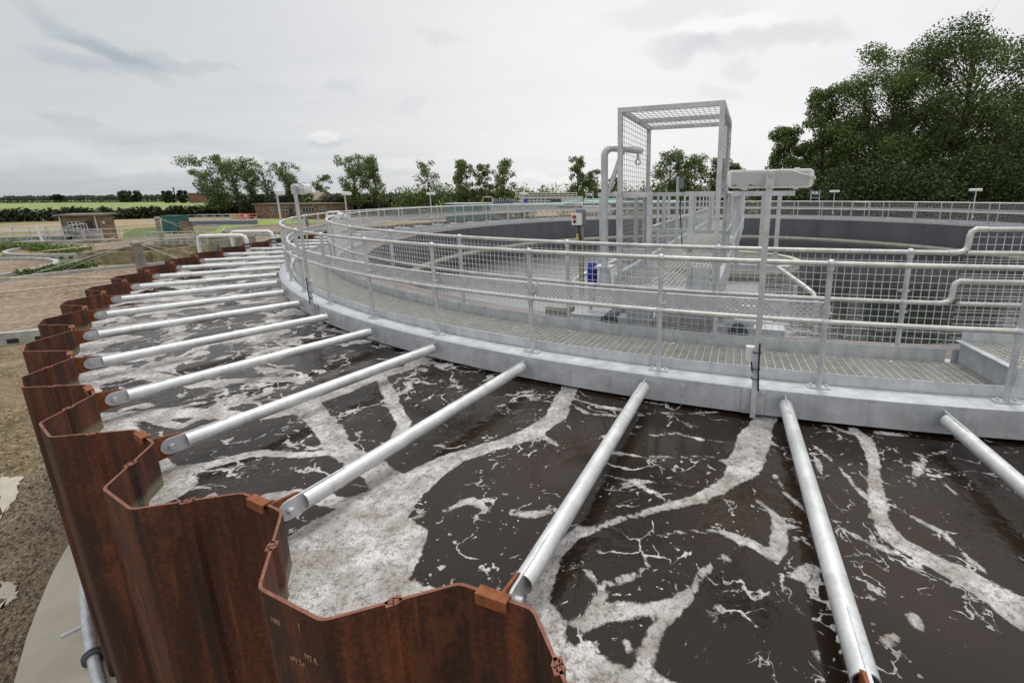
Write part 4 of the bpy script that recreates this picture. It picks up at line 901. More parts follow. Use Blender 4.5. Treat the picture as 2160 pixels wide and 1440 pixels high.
# end carriage on the wall top
ec = thing('end_carriage', 'long grey drive carriage of the bridge standing on the brown wall top', 'carriage', (BX, BY, -0.105), R_(BA))
b_ = MB(); bx(b_, 13.14, 13.34, -1.80, -1.44, 1.42, 1.63); b_.build('left_end_block', M['conc'], ec)
b_ = MB(); bx(b_, 13.12, 13.36, -1.42, -0.28, 1.48, 1.665); bx(b_, 13.18, 13.36, -0.62, -0.30, 1.30, 1.48); b_.build('drive_cover', M['galv'], ec)
b_ = MB(); bx(b_, 13.10, 13.16, -0.26, 1.06, 1.40, 1.52); bx(b_, 13.10, 13.20, -0.26, 1.06, 1.55, 1.60); bx(b_, 12.9, 12.98, -0.3, 1.1, 1.35, 1.62); b_.build('tie_beam', M['galv'], ec)
b_ = MB(); bx(b_, 13.12, 13.36, 0.52, 1.30, 1.47, 1.665); bx(b_, 13.16, 13.34, 0.60, 0.95, 1.28, 1.468); b_.build('drive_cover', M['galv'], ec)
for t_ in (-0.85, 0.78): b_ = MB(); b_.tube(pt(12.9, t_, 1.545), pt(13.40, t_, 1.545), 0.115, 18); b_.tube(pt(13.40, t_, 1.545), pt(13.43, t_, 1.545), 0.07, 12); b_.build('wheel', M['darkmetal'], ec)
for ts in ((-0.22, 0.06), (0.40, 0.5)):
    b_ = MB()
    t0, t1 = ts; b_.path([pt(13.38, t0, 1.32), pt(13.38, t0, 1.60), pt(13.38, t0+0.03, 1.645), pt(13.38, t1-0.03, 1.645), pt(13.38, t1, 1.60), pt(13.38, t1, 1.32)], 0.012, 6); b_.build('guard_hoop', M['rail'], ec)
b_ = MB(); bx(b_, 13.2, 13.36, 0.80, 0.95, 1.22, 1.27); b_.tube(pt(13.42, 0.72, 1.36), pt(13.42, 1.16, 1.36), 0.014, 8); b_.build('proximity_bar', M['white'], ec)
# davit crane
dv = thing('davit', 'galvanised tube davit with bent top and lifting eye left of the cage', 'davit', (BX, BY, BZ), R_(BA))
rD, tD = 12.95, -1.05
b_ = MB(); el = [pt(rD, tD, 1.0), pt(rD, tD, -0.45)]+[pt(rD-0.03*(1-math.cos(a)), tD+0.10*(1-math.cos(a)), -0.50-0.10*math.sin(a)) for a in np.linspace(0.2, PI/2, 6)]+[pt(rD-0.35, tD+0.42, -0.585)]
b_.path(el, 0.047, 14); b_.build('tube', M['galv'], dv)
b_ = MB(); b_.path([pt(rD, tD, 0.10), pt(rD-0.16, tD+0.20, -0.56)], 0.033, 12); b_.build('brace', M['galv'], dv)
b_ = MB()
q = [(-1, -1), (1, -1), (1, 1), (-1, 1)]; vs = [pt(rD+a*0.10, tD+c*0.085, 1.34) for a, c in q]+[pt(rD+a*0.055, tD+c*0.05, 0.99) for a, c in q]
b_.add(vs, [(0, 3, 2, 1), (4, 5, 6, 7)]+[(i, (i+1) % 4, 4+(i+1) % 4, 4+i) for i in range(4)]); bx(b_, rD-0.12, rD+0.12, tD-0.12, tD+0.12, 0.97, 0.99); bx(b_, rD-0.16, rD+0.16, tD-0.16, tD+0.16, 1.341, 1.36); b_.build('base', M['galv'], dv)
b_ = MB(); b_.tube(pt(rD-0.31, tD+0.38, -0.56), pt(rD-0.31, tD+0.38, -0.46), 0.022, 8)
b_.path([tuple(np.array(pt(rD-0.31, tD+0.38, -0.43))+np.array([0, 0.035*math.cos(a), 0.035*math.sin(a)])) for a in np.linspace(0, TAU, 13)[:-1]], 0.010, 6, closed=True); b_.build('lifting_eye', M['galv'], dv)
# control box
cbx = thing('control_box', 'white push button box with red and black buttons on an olive post', 'control box', (BX, BY, BZ), R_(BA))
rC, tC = 12.95, -1.40
b_ = MB(); bx(b_, rC-0.03, rC+0.03, tC-0.028, tC+0.028, 0.42, 1.45); b_.build('post', M['olive'], cbx)
b_ = MB(); bx(b_, rC+0.03, rC+0.045, tC-0.055, tC+0.085, 0.20, 0.43); b_.build('back_plate', M['slate'], cbx)
b_ = MB(); bx(b_, rC+0.046, rC+0.12, tC-0.09, tC+0.045, 0.245, 0.405); b_.build('enclosure', M['white'], cbx)
b_ = MB(); b_.tube(pt(rC+0.12, tC-0.045, 0.295), pt(rC+0.145, tC-0.045, 0.295), 0.026, 14); b_.build('red_button', M['red'], cbx)
b_ = MB(); b_.tube(pt(rC+0.12, tC-0.045, 0.36), pt(rC+0.135, tC-0.045, 0.36), 0.021, 14); b_.build('black_button', M['black'], cbx)
b_ = MB(); b_.path([pt(rC+0.05, tC-0.02, 0.405), pt(rC+0.05, tC-0.01, 0.50), pt(rC+0.045, tC+0.01, 0.60), pt(rC+0.04, tC+0.0, 0.74), pt(rC+0.035, tC+0.01, 0.80)], 0.012, 8); b_.build('cable', M['black'], cbx)
b_ = MB(); bx(b_, rC+0.06, rC+0.07, tC-0.045, tC-0.02, 0.53, 0.60); b_.build('cable_tag', M['yellow'], cbx)
mo = thing('drive_motor', 'bright blue upright motor at the foot of the davit', 'motor', (BX, BY, BZ), R_(BA))
b_ = MB(); rm, tm = 13.0, -1.22
b_.path([pt(rm, tm, 1.38), pt(rm, tm, 1.28), pt(rm, tm, 1.00), pt(rm, tm, 0.93), pt(rm, tm, 0.915)], [0.05, 0.058, 0.062, 0.058, 0.04], 16)
for k in range(16): a = TAU*k/16; b_.box((rm+0.062*math.cos(a), tm+0.062*math.sin(a), CAMZ-1.12), (0.014, 0.006, 0.20), ((math.cos(a), math.sin(a), 0), (-math.sin(a), math.cos(a), 0), (0, 0, 1)))
b_.build('housing', M['blue'], mo)
b_ = MB(); b_.tube(pt(rm, tm, 1.38), pt(rm, tm, 1.50), 0.04, 12); b_.build('gearbox', M['darkmetal'], mo); b_ = MB(); bx(b_, rm+0.06, rm+0.09, tm-0.05, tm+0.02, 1.30, 1.33); b_.build('terminal_cap', M['yellow'], mo)
for nm, lb, sgn, t0 in (('bumper_pipe', 'bent grey safety pipe hoop left of the blue motor', -1, -1.12), ('bumper_pipe', 'bent white safety pipe hoop right of the bridge, beside the dark water', 1, 1.22)):
    b_ = MB(); b_.path([pt(12.1, t0+sgn*0.02, 1.02), pt(12.75, t0+sgn*0.30, 1.14), pt(12.9, t0+sgn*0.40, 1.20), pt(12.98, t0+sgn*0.44, 1.32), pt(13.0, t0+sgn*0.45, 1.66)], 0.03, 12)
    b_.tube(pt(12.80, t0+sgn*0.2, 1.14), pt(12.80, t0+sgn*0.2, 1.66), 0.022, 8)
    o = b_.build(nm, M['rail'], None, (BX, BY, BZ), R_(BA)); tag(o, lb, 'pipe')
# instrument boards beyond the bridge and on the far rail
def board(label, r, dg, z):
    bo = thing('instrument_board', label, 'instrument board', pol(r, dg, z), R_(dg))
    b_ = MB(); b_.box((0, -0.28, 0.45), (0.05, 0.05, 0.9)); b_.box((0, 0.28, 0.45), (0.05, 0.05, 0.9)); b_.box((0, 0, 0.35), (0.04, 0.51, 0.04)); b_.build('stand', M['galv'], bo)
    b_ = MB(); b_.box((-0.03, 0, 0.68), (0.06, 0.46, 0.30)); b_.build('panel', M['slate'], bo)
    b_ = MB(); b_.box((-0.07, -0.08, 0.70), (0.03, 0.18, 0.14)); b_.box((-0.07, 0.14, 0.72), (0.03, 0.12, 0.14)); b_.build('display', M['white'], bo)
board('small grey instrument board above the far railing, in front of dark trees', 16.1, 53.5, Z_DECK+1.0)
board('small grey instrument board at the right end of the inlet works', 16.1, 114.5, Z_DECK+1.0)
bo = thing('instrument_post', 'slim post with grey instrument box standing on the bridge', 'instrument post', (BX, BY, 0), R_(BA))
b_ = MB(); bx(b_, 9.0, 9.06, -0.72, -0.66, -0.36, DB); b_.build('post', M['galv'], bo); b_ = MB(); bx(b_, 9.06, 9.13, -0.66, -0.56, -0.34, -0.12); b_.build('box', M['slate'], bo)
b_ = MB(); b_.path([pt(9.08, -0.6, -0.1), pt(9.08, -0.62, 0.3), pt(9.06, -0.55, DB)], 0.012, 6); b_.build('cable', M['black'], bo)
# far gate in the inner railing
for dg, lb in ((42.0, 'small tubular gate in the far railing, right side'), (131.0, 'small tubular gate in the far railing, left of the bridge')):
    gt = thing('rail_gate', lb, 'gate', TC, R_(dg)); b_ = MB()
    y0, y1, z0, z1 = -0.48, 0.48, Z_RAIL-0.52, Z_RAIL-0.02; b_.path([(15.20, y0, z0+.08), (15.20, y0+.08, z0), (15.20, y1-.08, z0), (15.20, y1, z0+.08), (15.20, y1, z1-.08), (15.20, y1-.08, z1), (15.20, y0+.08, z1), (15.20, y0, z1-.08)], 0.024, 8, closed=True)
    b_.build('frame', M['rail'], gt); b_ = MB(); b_.tube((15.20, y0-.06, Z_DECK), (15.20, y0-.06, Z_RAIL), 0.024, 8); b_.tube((15.20, y1+.06, Z_DECK), (15.20, y1+.06, Z_RAIL), 0.024, 8); b_.build('gate_posts', M['galv'], gt)

# ------------------------------------------------------------------ pipes at the pile wall
def bentpipe(label, dg, side):
    r = thing('bent_pipe', label, 'pipe', TC, R_(dg)); b_ = MB(); z = Z_PILE
    b_.path([(20.120, 0, -0.2), (20.120, 0, z+0.22), (20.090, 0, z+0.33), (20.000, 0, z+0.38), (18.840, 0, z+0.38), (18.740, 0, z+0.33), (18.700, 0, z+0.22), (18.700, 0, z+0.10)], 0.062, 14); b_.build('pipe', M['white'], r)
    b_ = MB(); b_.tube((18.700, 0, z+0.04), (18.700, 0, z+0.10), 0.115, 16); b_.tube((18.700, 0, z-0.06), (18.700, 0, z-0.02), 0.115, 16); b_.build('flange', M['darkmetal'], r)
    b_ = MB(); b_.tube((18.700, 0, z-0.5), (18.700, 0, z+0.04), 0.07, 14); b_.build('dip_pipe', M['white'], r)
bentpipe('white swan-neck pipe over the pile wall, nearer of the pair', 192.8, 0)
bentpipe('white swan-neck pipe over the pile wall, farther of the pair', 187.6, 0)
rp = thing('ring_pipe', 'grey steel pipe hugging the outside of the rusty wall at bottom left', 'pipe', TC)
zP = CAMZ-4.85
b_ = MB(); b_.path([(19.410*math.cos(R_(a)), 19.410*math.sin(R_(a)), zP) for a in np.arange(215, 262, 1.0)], 0.048, 16); b_.build('pipe', M['galv'], rp)
for dg in (233.3,):
    a = R_(dg); c, s = math.cos(a), math.sin(a)
    for k in (0, 1):
        b_ = MB(); o_ = 0.045*k
        b_.tube((19.410*c-(0.006+o_)*-s, 19.410*s-(0.006+o_)*c, zP), (19.410*c-(0.03+o_)*-s, 19.410*s-(0.03+o_)*c, zP), 0.085, 20); b_.build('flange', M['darkmetal'], rp)
for dg in (231, 235.2, 240):
    b_ = MB(); a = R_(dg); c, s = math.cos(a), math.sin(a); b_.box((19.45*c, 19.45*s, zP-0.09), (0.34, 0.05, 0.05), ((c, s, 0), (-s, c, 0), (0, 0, 1)))
    b_.bar((19.42*c, 19.42*s, -0.02), (19.42*c, 19.42*s, zP-0.1), 0.05, 0.012)
    b_.build('pipe_bracket', M['galv'], rp)
# ------------------------------------------------------------------ filter beds
def filterbed(label, cx, cy, r, arms, colh=2.6, ztop=0.45):
    f = thing('filter_bed', label, 'filter bed', (cx, cy, 0))
    b_ = MB(); b_.rect(r, r+0.28, 0, ztop, 0, TAU, 96); b_.cur = 1
    for k in range(96): a = TAU*k/96; b_.box(((r+0.285)*math.cos(a), (r+0.285)*math.sin(a), 0.15), (0.012, 0.28, 0.16), ((math.cos(a), math.sin(a), 0), (-math.sin(a), math.cos(a), 0), (0, 0, 1)))
    b_.build('kerb_wall', [M['kerb'], M['black']], f)
    n = 64; b_ = MB(); b_.add([(r*math.cos(TAU*i/n), r*math.sin(TAU*i/n), ztop-0.22) for i in range(n)], [tuple(range(n))]); b_.build('stone_media', M['media'], f)
    b_ = MB(); b_.path([(0, 0, 0.1), (0, 0, colh)], [0.30, 0.17], 12); b_.sphere((0, 0, colh), 0.28, 10, 6, (1, 1, 0.6)); b_.build('column', M['conc'], f)
    for a in arms:
        a = R_(a); b_ = MB(); b_.tube((0.3*math.cos(a), 0.3*math.sin(a), ztop+0.25), (r*0.96*math.cos(a), r*0.96*math.sin(a), ztop+0.18), 0.045, 8); b_.build('distributor_arm', M['sandpipe'], f)
        b_ = MB(); b_.tube((0, 0, colh+0.05), (r*0.6*math.cos(a), r*0.6*math.sin(a), ztop+0.22), 0.014, 5); b_.build('stay_wire', M['galv'], f)
    return f
M['sandpipe'] = noisy('buff_pipe', [(0.3, (0.36, 0.30, 0.19)), (0.7, (0.48, 0.42, 0.30))], 2, 0.7)
filterbed('nearest round filter bed of pink stone with a leaning-looking column and arms', -25.0, 23.9, 10.0, (176, 86, 228, 350), 2.6)
filterbed('round pink stone filter bed cut by the left edge of the frame', -46.7, 25.2, 9.6, (20, 200), 2.2)
filterbed('round pink stone filter bed behind the mossy concrete channel', -46.3, 46.9, 10.0, (175, 355, 85, 265), 2.9)
filterbed('round pink stone filter bed with green grass around it, farther off', -46.0, 70.5, 10.2, (178, 350), 2.2)
filterbed('small-looking distant filter bed left of the brick buildings', -38, 104, 10.5, (160, 340), 2.0)

# concrete channels with railings
def channel(label, pts, h, m, railing=True):
    c = thing('concrete_channel', label, 'concrete channel', (pts[0][0], pts[0][1], 0)); o0 = np.array([pts[0][0], pts[0][1]])
    P_ = [np.array(p[:2])-o0 for p in pts]; b_ = MB()
    for i in range(4):
        p, q = P_[i], P_[(i+1) % 4]; b_.bar((p[0], p[1], h/2), (q[0], q[1], h/2), 0.28, h-0.004*i)
    b_.build('walls', m, c)
    b_ = MB(); b_.add([(p[0], p[1], h*0.45) for p in P_], [(0, 1, 2, 3)]); b_.build('floor', M['soil'], c)
    if railing:
        b_ = MB(); p, q = P_[railing if isinstance(railing, int) and railing > 1 else 2], P_[3]
        n = 9
        for k in range(n+1): x = p+(q-p)*k/n; b_.tube((x[0], x[1], h), (x[0], x[1], h+1.1), 0.03, 6)
        for z in (0.55, 1.1): b_.tube((p[0], p[1], h+z), (q[0], q[1], h+z), 0.028, 6)
        b_.build('railing', M['galv'], c)
    return c
A_ = at(172, 558); B_ = at(322, 556); d_ = B_-A_; nrm2 = np.array([-d_[1], d_[0], 0]); nrm2 /= np.linalg.norm(nrm2)
channel('mossy yellowish concrete channel between two filter beds', [A_, B_, B_+nrm2*5.5, A_+nrm2*5.5], 0.95, M['mossconc'], True)
A_ = at(330, 533); B_ = at(462, 531); d_ = B_-A_; nrm2 = np.array([-d_[1], d_[0], 0]); nrm2 /= np.linalg.norm(nrm2)
channel('stained grey concrete chamber with a railing on top, left of the swan-neck pipes', [A_, B_, B_+nrm2*5.0, A_+nrm2*5.0], 1.1, M['conc'], True)

# ------------------------------------------------------------------ buildings
def local(root, p): return p
def building(name, label, cat, p, q, depth, h, wallm, roofm, over=0.4, roof_t=0.22):
    p = np.array([p[0], p[1], 0]); q = np.array([q[0], q[1], 0]); d = q-p; L_ = np.linalg.norm(d); ang = math.atan2(d[1], d[0])
    b = thing(name, label, cat, tuple(p), ang)
    MB().box((L_/2, depth/2, h/2), (L_, depth, h)).build('wall', wallm, b)
    if roofm: MB().box((L_/2, depth/2, h+roof_t/2+0.002), (L_+2*over, depth+2*over, roof_t)).build('roof', roofm, b)
    return b, L_
def window(b, x, z, w_, h_, y=-0.0, nx=2, nz=2):
    f = MB(); y0 = y-0.03; f.box((x, y0, z), (w_, 0.06, h_)); fo = f.build('window', M['frame'], b)
    g = MB()
    for i in range(nx):
        for j in range(nz): g.box((x-w_/2+w_*(i+.5)/nx, y0-0.034, z-h_/2+h_*(j+.5)/nz), (w_/nx-0.09, 0.012, h_/nz-0.09))
    g.build('pane', M['glass'], fo)
P0 = at(146, 494); P1 = at(222, 507); P1 = P0+(P1-P0)*1.0
def hut():
    # front-left corner, front-right corner: gable towards the camera, long dark side with door to the left
    c = np.array([-58.2, 52.0, 0.0]); L_ = 3.1; ang = R_(31); a = c-L_*np.array([math.cos(ang), math.sin(ang), 0])
    b = thing('brick_hut', 'small brown brick hut with flat overhanging roof and outside steps', 'hut', (a[0], a[1], 0), ang)
    D_ = 4.4; h = 3.0; MB().box((L_/2, D_/2, h/2), (L_, D_, h)).build('wall', M['brick'], b)
    MB().box((L_/2, D_/2, h+0.14), (L_+0.6, D_+0.7, 0.20)).build('roof', M['rooffelt'], b)
    window(b, L_*0.36, 1.85, L_*0.32, 1.15, 0, 3, 3)
    dm = MB(); dm.box((L_*0.74, -0.03, 1.45), (L_*0.17, 0.06, 2.0)); do = dm.build('door', M['door'], b); MB().box((L_*0.745, -0.08, 1.2), (0.04, 0.06, 0.18)).build('handle', M['galv'], do)
    dp = MB(); dp.tube((L_*0.93, -0.08, 0), (L_*0.93, -0.08, h), 0.06, 8); dp.tube((0.08, -0.08, 0), (0.08, -0.08, h), 0.06, 8); dp.build('downpipe', M['frame'], b)
    MB().box((L_+0.05, 1.0, 2.2), (0.10, 0.4, 0.25)).build('wall_lamp', M['white'], b)
    st_ = MB()
    for k in range(8): st_.box((L_*0.55-k*0.36, -0.9, 1.25-k*0.16), (0.36, 1.6, 0.06)); 
    for y in (-0.12, -1.7): st_.bar((L_*0.60, y, 1.35), (L_*0.60-3.0, y, 0.0), 0.16, 0.35)
    st_.box((L_*0.72, -0.9, 0.62), (2.0, 1.62, 1.24)); st_.build('steps', M['conc'], b)
    rl = MB()
    for y in (-0.15, -1.68):
        rl.tube((L_*0.60, y, 2.3), (L_*0.60-3.0, y, 0.95), 0.035, 6)
        for k in range(3): x = L_*0.60-1.4*k; rl.tube((x, y, 1.3-0.62*k), (x, y, 2.3-0.62*k), 0.035, 6)
    rl.tube((L_*0.84, -1.68, 1.24), (L_*0.84, -1.68, 2.2), 0.035, 6); rl.tube((L_*0.66, -1.68, 2.2), (L_*0.84, -1.68, 2.2), 0.035, 6); rl.build('railing', M['galv'], b)
hut()
b, L_ = building('brick_building', 'long low brown brick building with flat pale roof edge', 'building', at(541, 461), at(694, 461), 9, 3.3, M['brick'], M['rooffelt'])
window(b, L_*0.24, 1.9, 0.9, 1.6); window(b, L_*0.42, 2.0, 1.6, 1.5); window(b, L_*0.74, 2.0, 3.0, 1.2, 0, 4, 1); window(b, L_*0.93, 2.1, 1.6, 1.0)
dm = MB(); dm.box((L_*0.50, -0.03, 1.2), (1.2, 0.06, 2.4)); do = dm.build('door', M['door'], b); MB().box((L_*0.50+0.4, -0.08, 1.2), (0.06, 0.06, 0.25)).build('handle', M['galv'], do)
b, L_ = building('tiled_building', 'tiled roof building behind the long brick one, with a green door panel', 'building', atd(578, 449, 122)*1, atd(668, 449, 122), 8, 4.2, M['brick'], None)
r_ = MB(); r_.add([(-.4, -.5, 4.0), (L_+.4, -.5, 4.0), (L_+.4, 4, 6.2), (-.4, 4, 6.2), (-.4, 8.5, 4.0), (L_+.4, 8.5, 4.0)], [(0, 1, 2, 3), (3, 2, 5, 4), (0, 3, 4), (1, 5, 2)]); r_.build('roof', M['tiles'], b)
MB().box((L_*0.44, -0.6, 4.6), (1.4, 0.5, 1.2)).build('door_panel', M['green'], b)
gc = thing('storage_container', 'long dark green corrugated container behind the white car', 'container', tuple(at(690, 452)*0.97*np.array([1, 1, 0])), 0)
b_ = MB(); Lc = 13.5; hc = 3.5
for k in range(54): b_.box((Lc*(k+.5)/54, 1.3-(0.03 if k % 2 else 0), hc/2), (Lc/54, 2.5, hc))
b_.build('body', M['green'], gc); b_ = MB(); b_.box((Lc/2, -0.02, hc-0.06), (Lc, 0.10, 0.12)); b_.box((Lc/2, -0.02, 0.08), (Lc, 0.10, 0.16)); b_.build('frame_rails', M['green'], gc)
for k in range(4):
    MB().tube((Lc*(0.15+0.24*k), -0.06, hc-0.7), (Lc*(0.15+0.24*k), -0.12, hc-0.7), 0.14, 10).build('vent', M['galv'], gc)
b, L_ = building('brick_store', 'small dark brick store with flat roof below the tall split tree', 'building', at(778, 446), at(826, 446), 5, 3.6, M['redbrick'], M['rooffelt'], 0.15)
MB().box((L_*0.45, -0.03, 2.6), (1.2, 0.06, 0.25)).build('sign_plate', M['white'], b)
# green kiosk
kp = at(343, 487)*0.93; kk = thing('kiosk', 'teal green glass fibre kiosk between the filter beds', 'kiosk', (kp[0], kp[1], 0), R_(-8))
MB().box((1.35, 0.9, 1.25), (2.5, 1.8, 2.3)).build('body', M['teal'], kk); MB().box((1.35, 0.9, 2.45), (2.62, 1.92, 0.10)).build('roof', M['teal'], kk); MB().box((2.9, 0.9, 0.8), (0.55, 1.5, 1.6)).build('brick_pier', M['brick'], kk)
b_ = MB(); b_.box((0.7, -0.02, 1.25), (1.0, 0.03, 2.0)); b_.build('door', M['teal'], kk); MB().box((0.35, -0.05, 2.15), (0.12, 0.05, 0.12)).build('vent', M['white'], kk)
# skips
for (u, lb, m_) in ((503, 'yellow skip standing against the red one by the hedge', 'skipyel'), (517, 'red skip beside the yellow one by the hedge', 'skipred')):
    p = at(u-6, 462); s = thing('skip', lb, 'skip', (p[0], p[1], 0), R_(5)); b_ = MB()
    o_ = [(-0.6, 0), (1.5, 0), (2.1, 1.2), (-1.2, 1.2)]; vs = [(x, y, z) for y in (0, 1.7) for x, z in o_]
    b_.add(vs, [(0, 1, 2, 3), (7, 6, 5, 4), (0, 4, 5, 1), (1, 5, 6, 2), (3, 7, 4, 0)]); b_.build('body', M[m_], s)
    b_ = MB(); b_.box((0.45, -0.03, 1.18), (3.3, 0.06, 0.10)); b_.box((0.45, -0.04, 0.6), (0.10, 0.07, 1.1)); b_.build('ribs', M[m_], s)
    MB().box((0.9, -0.06, 0.75), (0.7, 0.02, 0.3)).build('plate', M['white'], s)
# car
cp = at(688, 463); car = thing('parked_car', 'white parked van-like car half hidden behind the walkway railing', 'car', (cp[0]*0.97, cp[1]*0.97, 0), R_(4))
b_ = MB(); prof = [(0, 0.35), (0, 1.0), (0.25, 1.75), (0.6, 1.95), (2.2, 1.95), (2.9, 1.25), (3.9, 1.05), (4.15, 0.8), (4.15, 0.35)]
n = len(prof); vs = [(x, y, z) for y in (0, 1.75) for x, z in prof]; b_.add(vs, [tuple(range(n)), tuple(range(n, 2*n))[::-1]]+[(i, n+i, n+(i+1) % n, (i+1) % n) for i in range(n)]); b_.build('body', M['carpaint'], car)
b_ = MB(); b_.add([(0.45, -0.01, 1.2), (2.6, -0.01, 1.2), (2.15, -0.01, 1.75), (0.6, -0.01, 1.75)], [(0, 1, 2, 3)]); b_.build('side_window', M['glass'], car)
for x in (0.8, 3.3):
    for y in (0.0, 1.75): MB().tube((x, y-0.1, 0.33), (x, y+0.1, 0.33), 0.33, 16).build('wheel', M['tyre'], car)

# inlet works beyond the tank
iw = thing('inlet_works', 'grey steel inlet works with railings, tanks and pale green pipes beyond the far railing', 'inlet works', tuple(atd(1095, 409, 60)*np.array([1, 1, 0])), 0)
X = lambda u: (u-1095)/FPX*60; Zp = lambda v: CAMZ+(409-v)/FPX*60
b_ = MB(); b_.box((X(1160), 1.5, (Zp(412)+Zp(442))/2), (X(1225)-X(1095), 3, Zp(412)-Zp(442))); b_.box((X(1065), 1.0, (Zp(425)+Zp(445))/2), (X(1095)-X(1036), 2, Zp(425)-Zp(445))); b_.box((X(1250), 1.5, (Zp(432)+Zp(445))/2), (X(1290)-X(1225), 3, Zp(432)-Zp(445))); b_.build('steel_body', M['beam'], iw)
b_ = MB()
for u in np.arange(1112, 1156, 8): b_.box((X(u), -0.02, Zp(420)), (0.36, 0.05, 0.42))
b_.box((X(1168), -0.02, Zp(420)), (1.7, 0.05, 0.45)); b_.box((X(1196), -0.02, Zp(436)), (3.0, 0.05, 0.5)); b_.build('openings', M['darkmetal'], iw)
b_ = MB()
for v_ in (405, 409): b_.tube((X(1088), -0.3, Zp(v_)), (X(1215), -0.3, Zp(v_)), 0.05, 6)
for u in np.arange(1088, 1216, 9): b_.tube((X(u), -0.3, Zp(413)), (X(u), -0.3, Zp(405)), 0.04, 6)
b_.tube((X(1090), -0.4, Zp(421)), (X(1160), -0.4, Zp(421)), 0.05, 6)
for u0 in (1021, 1086): b_.path([(X(u0), -0.5, Zp(440)), (X(u0), -0.5, Zp(415)), (X(u0+3), -0.5, Zp(412)), (X(u0+18), -0.5, Zp(412)), (X(u0+21), -0.5, Zp(415)), (X(u0+21), -0.5, Zp(440))], 0.05, 8)
for k in range(14): u = 1040+k*3.8; b_.tube((X(u), -0.3, Zp(426)), (X(u), -0.3, Zp(413+(k*5 % 4))), 0.04, 6)
b_.build('railings', M['rail'], iw)
b_ = MB(); b_.tube((X(1040), -0.8, Zp(429)), (X(1188), -0.8, Zp(429)), 0.17, 10); b_.tube((X(1228), 1, Zp(419)), (X(1310), 1, Zp(419)), 0.13, 10); b_.tube((X(1190), -0.6, Zp(425)), (X(1215), -0.6, Zp(422)), 0.2, 10)
b_.tube((X(1228), 0.5, Zp(424)), (X(1420), 0.5, Zp(425)), 0.24, 10); b_.build('green_pipes', M['aqua'], iw)
b_ = MB()
for k in range(7): b_.box((X(1045+k*6), -0.45, Zp(424)), (0.22, 0.3, 0.25))
b_.box((X(1108), -0.5, Zp(420)), (0.45, 0.3, 0.5)); b_.build('blue_valves', M['blue'], iw)
tt_ = thing('storage_tank', 'low teal green round tank seen through the far railing mesh', 'tank', tuple(atd(990, 409, 78)*np.array([1, 1, 0])), 0)
b_ = MB(); b_.rect(0.01, 4.2, 0.0, CAMZ-1.35, 0, TAU, 40); b_.build('shell', M['teal'], tt_); b_ = MB(); b_.rect(0.01, 4.3, CAMZ-1.348, CAMZ-1.25, 0, TAU, 40); b_.build('lid', M['galv'], tt_)
# orange barriers
k_ = 0
for u, lb in ((1205, 'orange plastic barrier left of the control box'), (1248, 'orange plastic barrier just right of the control box'), (1290, 'orange plastic barrier right of the davit tube'), (1392, 'orange plastic barrier seen left of the bridge railing'), (1418, 'orange plastic barrier nearest the bridge railing')):
    p = at(u, 452); bb = thing('barrier', lb, 'barrier', (p[0], p[1], 0), R_(4)); L2 = 3.6
    b_ = MB(); b_.box((0, 0, 0.95), (L2, 0.05, 0.14)); b_.box((0, 0, 0.25), (L2, 0.05, 0.12))
    for k in range(9): b_.box((-L2/2+L2*k/8, 0, 0.55), (0.10, 0.05, 0.70))
    b_.build('panel', M['orange'], bb); b_ = MB(); b_.box((-L2/2, 0, 0.06), (0.15, 0.6, 0.12)); b_.box((L2/2, 0, 0.06), (0.15, 0.6, 0.12)); b_.build('feet', M['black'], bb)

# small plant at left: walkways with pale railings
def rail_platform(label, p, L_, depth, h, ang=0.0, deck=M['conc']):
    r = thing('plant_platform', label, 'platform', (p[0], p[1], 0), ang); MB().box((L_/2, depth/2, h/2), (L_, depth, h)).build('base', deck, r)
    b_ = MB(); n = max(3, int(L_/1.5))
    for k in range(n+1):
        for y in (0.05, depth-0.05): b_.tube((L_*k/n, y, h), (L_*k/n, y, h+1.1), 0.035, 6)
    for y in (0.05, depth-0.05):
        for z in (0.55, 1.1): b_.tube((0, y, h+z), (L_, y, h+z), 0.035, 6)
    b_.build('railing', M['galv'], r)
    return r
rail_platform('grey railed plant walkway at the left edge, left of the brick hut', at(-40, 515), 11, 2.0, 0.7, R_(12), M['conc'])
rail_platform('low railed tank walkway in front of the one at the left edge', at(20, 521), 8.5, 2.4, 0.5, R_(10))
rail_platform('long low galvanised railed tank beyond the green kiosk', at(398, 476)*1.0, 10.5, 2.5, 0.8, R_(3), M['slate'])
wp = at(93, 518); o = MB().tube((0, 0, 0), (-0.3, 0, 2.1), 0.10, 8).build('marker_post', M['white'], None, (wp[0], wp[1], 0)); tag(o, 'leaning white marker post by the grass on the left', 'post')
# utility poles far off
for u, v0, Y, lb in ((857, 397, 220, 'distant dark utility pole left of the lone thin tree'), (1145, 393, 260, 'distant dark chimney-like pole above the inlet works'), (184*2, 393, 500, 'far radio mast beside the farm trees')):
    p = atd(u, 409, Y); b_ = MB(); hh = CAMZ+(414-v0)/FPX*Y; b_.tube((0, 0, 0), (0, 0, hh), Y*0.0011, 8); b_.box((0, 0, hh-0.8), (Y*0.008, 0.2, 0.2)); o = b_.build('utility_pole', M['door'], None, (p[0], p[1], 0)); tag(o, lb, 'pole')
fb, L_ = building('farm_building', 'far red farm building on the field horizon', 'building', atd(396, 409, 420), atd(418, 409, 420), 8, 9, M['redbrick'], M['rooffelt'])

